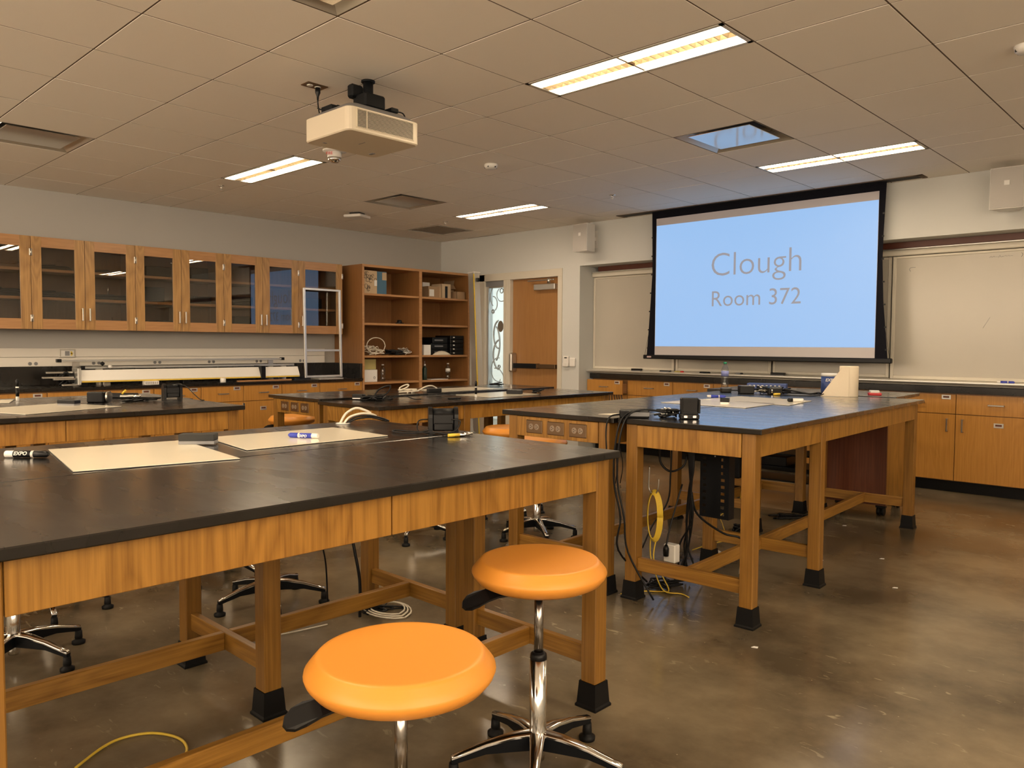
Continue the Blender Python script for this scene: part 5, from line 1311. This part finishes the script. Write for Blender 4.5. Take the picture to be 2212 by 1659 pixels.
# black bundle behind
b = B()
rnd = random.Random(2)
for k in range(7):
    o_ = .004 * k
    b.tube([(6.28 + o_, -3.72 + o_, .775), (6.285 + o_, -3.71, .62), (6.29 + rnd.uniform(-.008, .008), -3.71, .5), (6.29 + rnd.uniform(-.02, .02), -3.71, .35), (6.27 + rnd.uniform(-.05, .06), -3.70, .2), (6.27 + rnd.uniform(-.08, .08), -3.70 + rnd.uniform(-.05, .05), .02)], .005)
b.tube([(6.30, -3.71, .5), (6.32, -3.68, .38), (6.40, -3.55, .27), (6.47, -3.48, .24), (6.50, -3.45, .15), (6.48, -3.45, .03)], .006)
b.tube([(6.16, -3.8, .775), (6.16, -3.8, .66), (6.21, -3.78, .61), (6.27, -3.75, .64), (6.28, -3.73, .70)], .006)
b.tube([(6.23, -3.8, .775), (6.225, -3.8, .6), (6.21, -3.8, .45), (6.15, -3.85, .32), (6.12, -3.9, .2)], .0045)
tag(b.done('cable_bundle', blackp), 'thick bundle of black cables hanging under the right tables', 'cable')
b = B(); squiggle(b, 6.22, -3.86, 0, .10, .14, 18, .005, .03, 91); tag(b.done('cable_bundle', blackp), 'black cables lying on the floor by the right table leg', 'cable')
r = thing('power_strip', 'white outlet box with a black plug on the low shelf rail under the right tables', 'power strip', (6.27, -3.85, .2)); B().box(6.245, 6.315, -3.89, -3.84, .15, .245, .005).done('body', whitep, r)
b = B(); b.lathe([(.014, 0), (.016, .04), (.007, .06)], (6.268, -3.90, .185), 10); b.tube([(6.268, -3.90, .24), (6.27, -3.86, .35), (6.285, -3.78, .55)], .0045); b.done('plug', blackp, r)
# perforated rack panel
r = thing('rack_panel', 'black perforated steel panel hanging under the right tables', 'panel', (6.37, -3.6, .36))
def perf():
    b = B(); x0, x1, z0, z1, y = 6.29, 6.455, .355, .775, -3.6
    nz = 10; zs = [z0 + .018 + k * (z1 - z0 - .09) / (nz - 1) for k in range(nz)]
    b.box(x0, x0 + .012, y, y + .004, z0, z1); b.box(x0 + .032, x1 - .045, y, y + .004, z0, z1); b.box(x1 - .022, x1, y, y + .004, z0, z1)
    for cx0, cx1 in ((x0 + .012, x0 + .032), (x1 - .045, x1 - .022)):
        pz = z0
        for z in zs: b.box(cx0, cx1, y, y + .004, pz, z); pz = z + .016
        b.box(cx0, cx1, y, y + .004, pz, z1)
    b.box(x1, x1 + .004, y, y + .06, z0, z1); b.box(x0 - .004, x0, y, y + .06, z0, z1)
    return b
perf().done('panel', blackm, r)
b = B()
for k in range(4): b.lathe([(.004, 0), (.004, .002)], seg=8, M=Matrix.Translation((6.375, -3.6005, .69 + k * .02)) @ Matrix.Rotation(PI / 2, 4, 'X'))
b.done('screw', alu, r)
b = B(); b.tube([(6.43, -3.40, .02), (6.44, -3.40, .10), (6.47, -3.38, .2), (6.48, -3.38, .26), (6.455, -3.38, .285)], .007); tag(b.done('white_hose', whitecable), 'short thick white cable curving up under the right tables', 'cable')
b = B(); b.tube([(5.60, -1.75, .30), (5.66, -1.9, .2), (5.68, -2.0, .1), (5.6, -2.1, .02), (5.72, -2.3, .006), (5.85, -2.5, .006)], .0035); b.tube([(5.95, -3.1, .006), (6.02, -3.0, .04), (6.10, -2.9, .06)], .0035); tag(b.done('yellow_cable', yellow), 'loose yellow cable on the floor under the far right tables', 'cable')
b = B(); squiggle(b, 5.95, -1.75, 0, .16, .22, 14, .007, .02, 52); tag(b.done('cable_bundle', blackp), 'thick black cable on the floor beside the far table leg', 'cable')
o = B(); squiggle(o, 5.92, -2.45, 0, .05, .06, 14, .008, .05, 53); tag(o.done('cable_bundle', blackp), 'dark cable knot on the floor in the middle of the right tables', 'cable')
# crumpled plastic on the floor
b = B(); rnd = random.Random(8)
pts = [(6.02 + .07 * math.cos(t) * rnd.uniform(.6, 1.1), -3.30 + .07 * math.sin(t) * rnd.uniform(.6, 1.1)) for t in [i * PI / 5 for i in range(10)]]
A = [b.bm.verts.new((*p, rnd.uniform(.0, .02))) for p in pts]; c_ = b.bm.verts.new((6.02, -3.3, .06))
for i in range(10): b.bm.faces.new([A[i], A[(i + 1) % 10], c_])
b.bm.faces.new(A[::-1]); tag(b.done('plastic_wrap', bottle_m), 'crumpled clear plastic on the floor under the right tables', 'plastic')
b = B(); pts = [(6.08, -3.18), (6.2, -3.13), (6.16, -3.05), (6.19, -2.97), (6.10, -3.0), (6.02, -2.95), (6.03, -3.1)]
b.prism(pts, 'z', .001, .004); tag(b.done('torn_paper', labelw), 'torn white paper scrap on the floor under the right tables', 'paper')
# far end of right pair + desk
r = thing('power_adapter', 'large black adapter box left of the cable heap on the far right tables', 'adapter', (5.57, -1.70, ZT)); M = Matrix.Translation((5.585, -1.72, ZT)) @ Matrix.Rotation(.75, 4, 'Z'); B().box(-.055, .055, -.04, .04, 0, .062, .005, M).done('case', blackp, r); B().box(-.045, .045, -.03, .03, .062, .0625, 0, M).done('label', greyp, r)
r = thing('power_adapter', 'small black adapter at the left edge of the far right tables', 'adapter', (5.38, -1.72, ZT)); M = Matrix.Translation((5.40, -1.70, ZT)) @ Matrix.Rotation(.75, 4, 'Z'); B().box(-.04, .04, -.03, .03, 0, .034, .005, M).done('case', blackp, r); B().box(-.03, .03, -.02, .02, .034, .0345, 0, M).done('label', greyp, r)
b = B(); squiggle(b, 5.74, -1.60, ZT, .14, .12, 34, .006, .05, 61); tag(b.done('cable_bundle', blackp), 'heap of black cables on the far right tables', 'cable')
b = B(); squiggle(b, 5.68, -1.62, ZT, .07, .06, 18, .004, .05, 62); tag(b.done('cable_bundle', whitecable), 'grey white cables within the heap on the far right tables', 'cable')
r = thing('power_adapter', 'black adapter with silver screws inside the cable heap', 'adapter', (5.80, -1.68, ZT)); M = Matrix.Translation((5.80, -1.68, ZT)) @ Matrix.Rotation(.75, 4, 'Z'); B().box(-.05, .05, -.03, .03, 0, .055, .006, M).done('case', blackp, r)
b = B()
for dz in (.02, .035): b.lathe([(.005, 0), (.005, .003)], seg=8, M=M @ Matrix.Translation((-.03, -.03, dz)) @ Matrix.Rotation(PI / 2, 4, 'X'))
b.done('screw', chrome, r)
B().cyl((5.85, -1.80, ZT + .01), (5.88, -1.76, ZT + .01), .009, 10).done('yellow_plug', yellow, r)
b = B(); b.tube([(5.85, -1.62, ZT + .04), (5.95, -1.56, ZT + .02), (6.02, -1.55, ZT + .01), (6.06, -1.50, ZT + .018), (6.09, -1.48, ZT + .006)], .007)
b.tube([(5.9, -1.80, ZT + .006), (6.0, -1.78, ZT + .006), (6.12, -1.66, ZT + .006), (6.14, -1.58, ZT + .02)], .004); b.tube([(6.05, -1.50, ZT + .02), (6.12, -1.56, ZT + .004), (6.15, -1.58, ZT + .02), (6.25, -1.48, ZT + .004)], .003)
tag(b.done('loose_cables', blackp), 'thin black leads running from the heap towards the paper towels', 'cable')
bottle(5.12, -1.20, .9185, .225, 'water bottle with green cap and blue label on the instructor desk', plain('green cap', (.02, .30, .14), .4), plain('blue white label', (.22, .25, .55), .5))
r = thing('small_box', 'low dark blue printed box behind the cable heap on the instructor desk', 'box', (5.5, -1.15, .9185)); M = Matrix.Translation((5.46, -1.1, .9185)) @ Matrix.Rotation(.3, 4, 'Z'); B().box(-.16, .16, -.05, .05, 0, .05, .004, M).done('body', bluebox, r)
b = B()
for k in range(8): b.box(-.14 + k * .034, -.125 + k * .034, -.052, -.0505, .02, .036, 0, M)
b.done('print', labelw, r)
# paper towel roll
r = thing('paper_towel_roll', 'standing paper towel roll with a loose sheet flaring to the left', 'paper towels', (6.30, -1.44, ZT))
cx, cy = 6.275, -1.47
B().lathe([(.020, 0), (.064, 0), (.066, .003), (.066, .221), (.064, .224), (.020, .224)], (cx, cy, ZT), 32).done('roll', paper, r)
b = B(); dv = Vector((math.cos(math.radians(232)), math.sin(math.radians(232)), 0))    # toward image left
n = 10; top, bot = [], []
dc = (Vector((CAM.x, CAM.y, 0)) - Vector((cx, cy, 0))).normalized(); lf = Vector((dc.y, -dc.x, 0))
if lf.dot(right) > 0: lf = -lf
for k in range(n + 1):
    t = k / n
    base_ = Vector((cx, cy, 0)) + dc * (.069) + lf * (-.045 + t * .235)
    if t < .2: base_ -= dc * (.2 - t) * .15
    zt_ = .222 if t < .35 else .222 * (1 - (t - .35) / .65) ** .95 + .004
    top.append(b.bm.verts.new((base_.x, base_.y, ZT + zt_))); bot.append(b.bm.verts.new((base_.x + dc.x * .004 * math.sin(t * 6), base_.y + dc.y * .004 * math.sin(t * 6), ZT + .001)))
tb = [b.bm.verts.new(v.co - dc * .0015) for v in top]; bb_ = [b.bm.verts.new(v.co - dc * .0015) for v in bot]
for k in range(n):
    b.bm.faces.new([bot[k], bot[k + 1], top[k + 1], top[k]]); b.bm.faces.new([bb_[k], tb[k], tb[k + 1], bb_[k + 1]])
    b.bm.faces.new([top[k], top[k + 1], tb[k + 1], tb[k]]); b.bm.faces.new([bot[k], bb_[k], bb_[k + 1], bot[k + 1]])
b.done('loose_sheet', paper, r)
# wipes tub
r = thing('wipes_tub', 'dark blue round tub lettered EXPO behind the paper towels', 'tub', (5.92, -1.02, .9185))
tx, ty = 5.955, -1.02
B().lathe([(.062, 0), (.065, .004), (.065, .13)], (tx, ty, .9185), 28).done('body', bluebox, r)
B().lathe([(.067, .125), (.067, .145), (.062, .148)], (tx, ty, .9185), 28).done('lid', labelw, r)
text_obj('EXPO', .045, labelw, 'lettering', Matrix.Translation((tx, ty, .9185 + .085)) @ Matrix.Rotation(math.radians(38), 4, 'Z') @ Matrix.Translation((-.052, -.0675, 0)) @ XZ, r, .0008, .001, width=.085, shear=.2)
r = thing('red_box', 'small red and white box right of the paper towels', 'box', (6.40, -1.24, .9185)); M = Matrix.Translation((6.375, -1.22, .9185)) @ Matrix.Rotation(.5, 4, 'Z'); B().box(-.045, .045, -.03, .03, 0, .018, .003, M).done('base', redp, r); B().box(-.035, .030, -.025, .025, .018, .036, .003, M).done('lid', labelw, r)

# ---------------------------------------------------------------- under the near tables
b = B(); b.tube([(5.95, -6.62, .006), (5.88, -6.52, .006), (5.865, -6.45, .006), (5.90, -6.375, .006), (5.99, -6.33, .006), (6.08, -6.34, .006), (6.16, -6.40, .006)], .0045); tag(b.done('yellow_cable', yellow), 'yellow cable curving on the floor under the nearest table', 'cable')
r = thing('power_adapter', 'black adapter brick hanging under the near tables on its cord', 'adapter', (5.40, -5.12, .29)); M = Matrix.Translation((5.40, -5.095, .25)) @ Matrix.Rotation(math.radians(40), 4, 'Z')
M = Matrix.Translation((5.44, -5.28, .565)) @ Matrix.Rotation(math.radians(40), 4, 'Z')
B().box(-.026, .026, -.016, .016, -.07, .06, .005, M).done('case', blackp, r)
b = B(); b.tube([(5.43, -5.30, .78), (5.43, -5.30, .62), (5.46, -5.31, .48), (5.50, -5.31, .35), (5.53, -5.30, .2), (5.53, -5.3, .03)], .007); b.tube([(5.44, -5.28, .5), (5.445, -5.28, .4)], .004, sub=1); b.done('cord', blackp, r)
b = B(); b.tube([(5.37, -5.45, .78), (5.38, -5.44, .5), (5.40, -5.40, .3), (5.39, -5.38, .1), (5.37, -5.36, .01)], .004); tag(b.done('hanging_cable', blackp), 'thin black cable hanging under the near tables', 'cable')
b = B()
for k in range(3): b.tube([(5.50 + (.13 - .02 * k) * math.cos(t), -5.12 + (.10 - .012 * k) * math.sin(t), .006 + .004 * k + .01 * abs(math.sin(t))) for t in [i * 2 * PI / 12 for i in range(13)]], .004, 5, sub=2)
tag(b.done('cable_bundle', whitecable), 'loop of pale cable on the floor by the near table leg', 'cable')
b = B(); squiggle(b, 5.45, -5.15, 0, .12, .14, 12, .004, .03, 66); tag(b.done('cable_bundle', blackp), 'black cable loops on the floor by the near table leg', 'cable')
b = B(); b.tube([(5.28, -5.86, .006), (5.36, -5.76, .006), (5.42, -5.60, .006), (5.45, -5.42, .006)], .003); tag(b.done('pale_cable', whitecable), 'thin pale cable end on the floor under the near tables', 'cable')
b = B()
for (x, y) in ((6.35, -1.72), (6.60, -2.75), (6.85, -2.45), (7.1, -3.0), (6.95, -4.3)): b.prism([(x, y), (x + .025, y + .008), (x + .02, y + .025), (x + .004, y + .018)], 'z', .0005, .002)
o = b.done('paper_scraps', labelw); tag(o, 'tiny scraps of paper scattered on the floor by the right tables', 'paper scraps'); o['kind'] = 'stuff'
# hanging white cables beside door end of middle pair
b = B()
for k in range(6):
    y = -1.60 + .02 * k; x = 4.18 + .012 * k
    b.tube([(x, y, .83), (x + rnd.uniform(-.03, .03), y, .65), (x + rnd.uniform(-.05, .05), y, .45), (x + rnd.uniform(-.05, .05), y, .2), (x, y, .01)], .004, 5)
tag(b.done('hanging_cables', blackp), 'dark cables hanging at the far end of the middle table', 'cable')
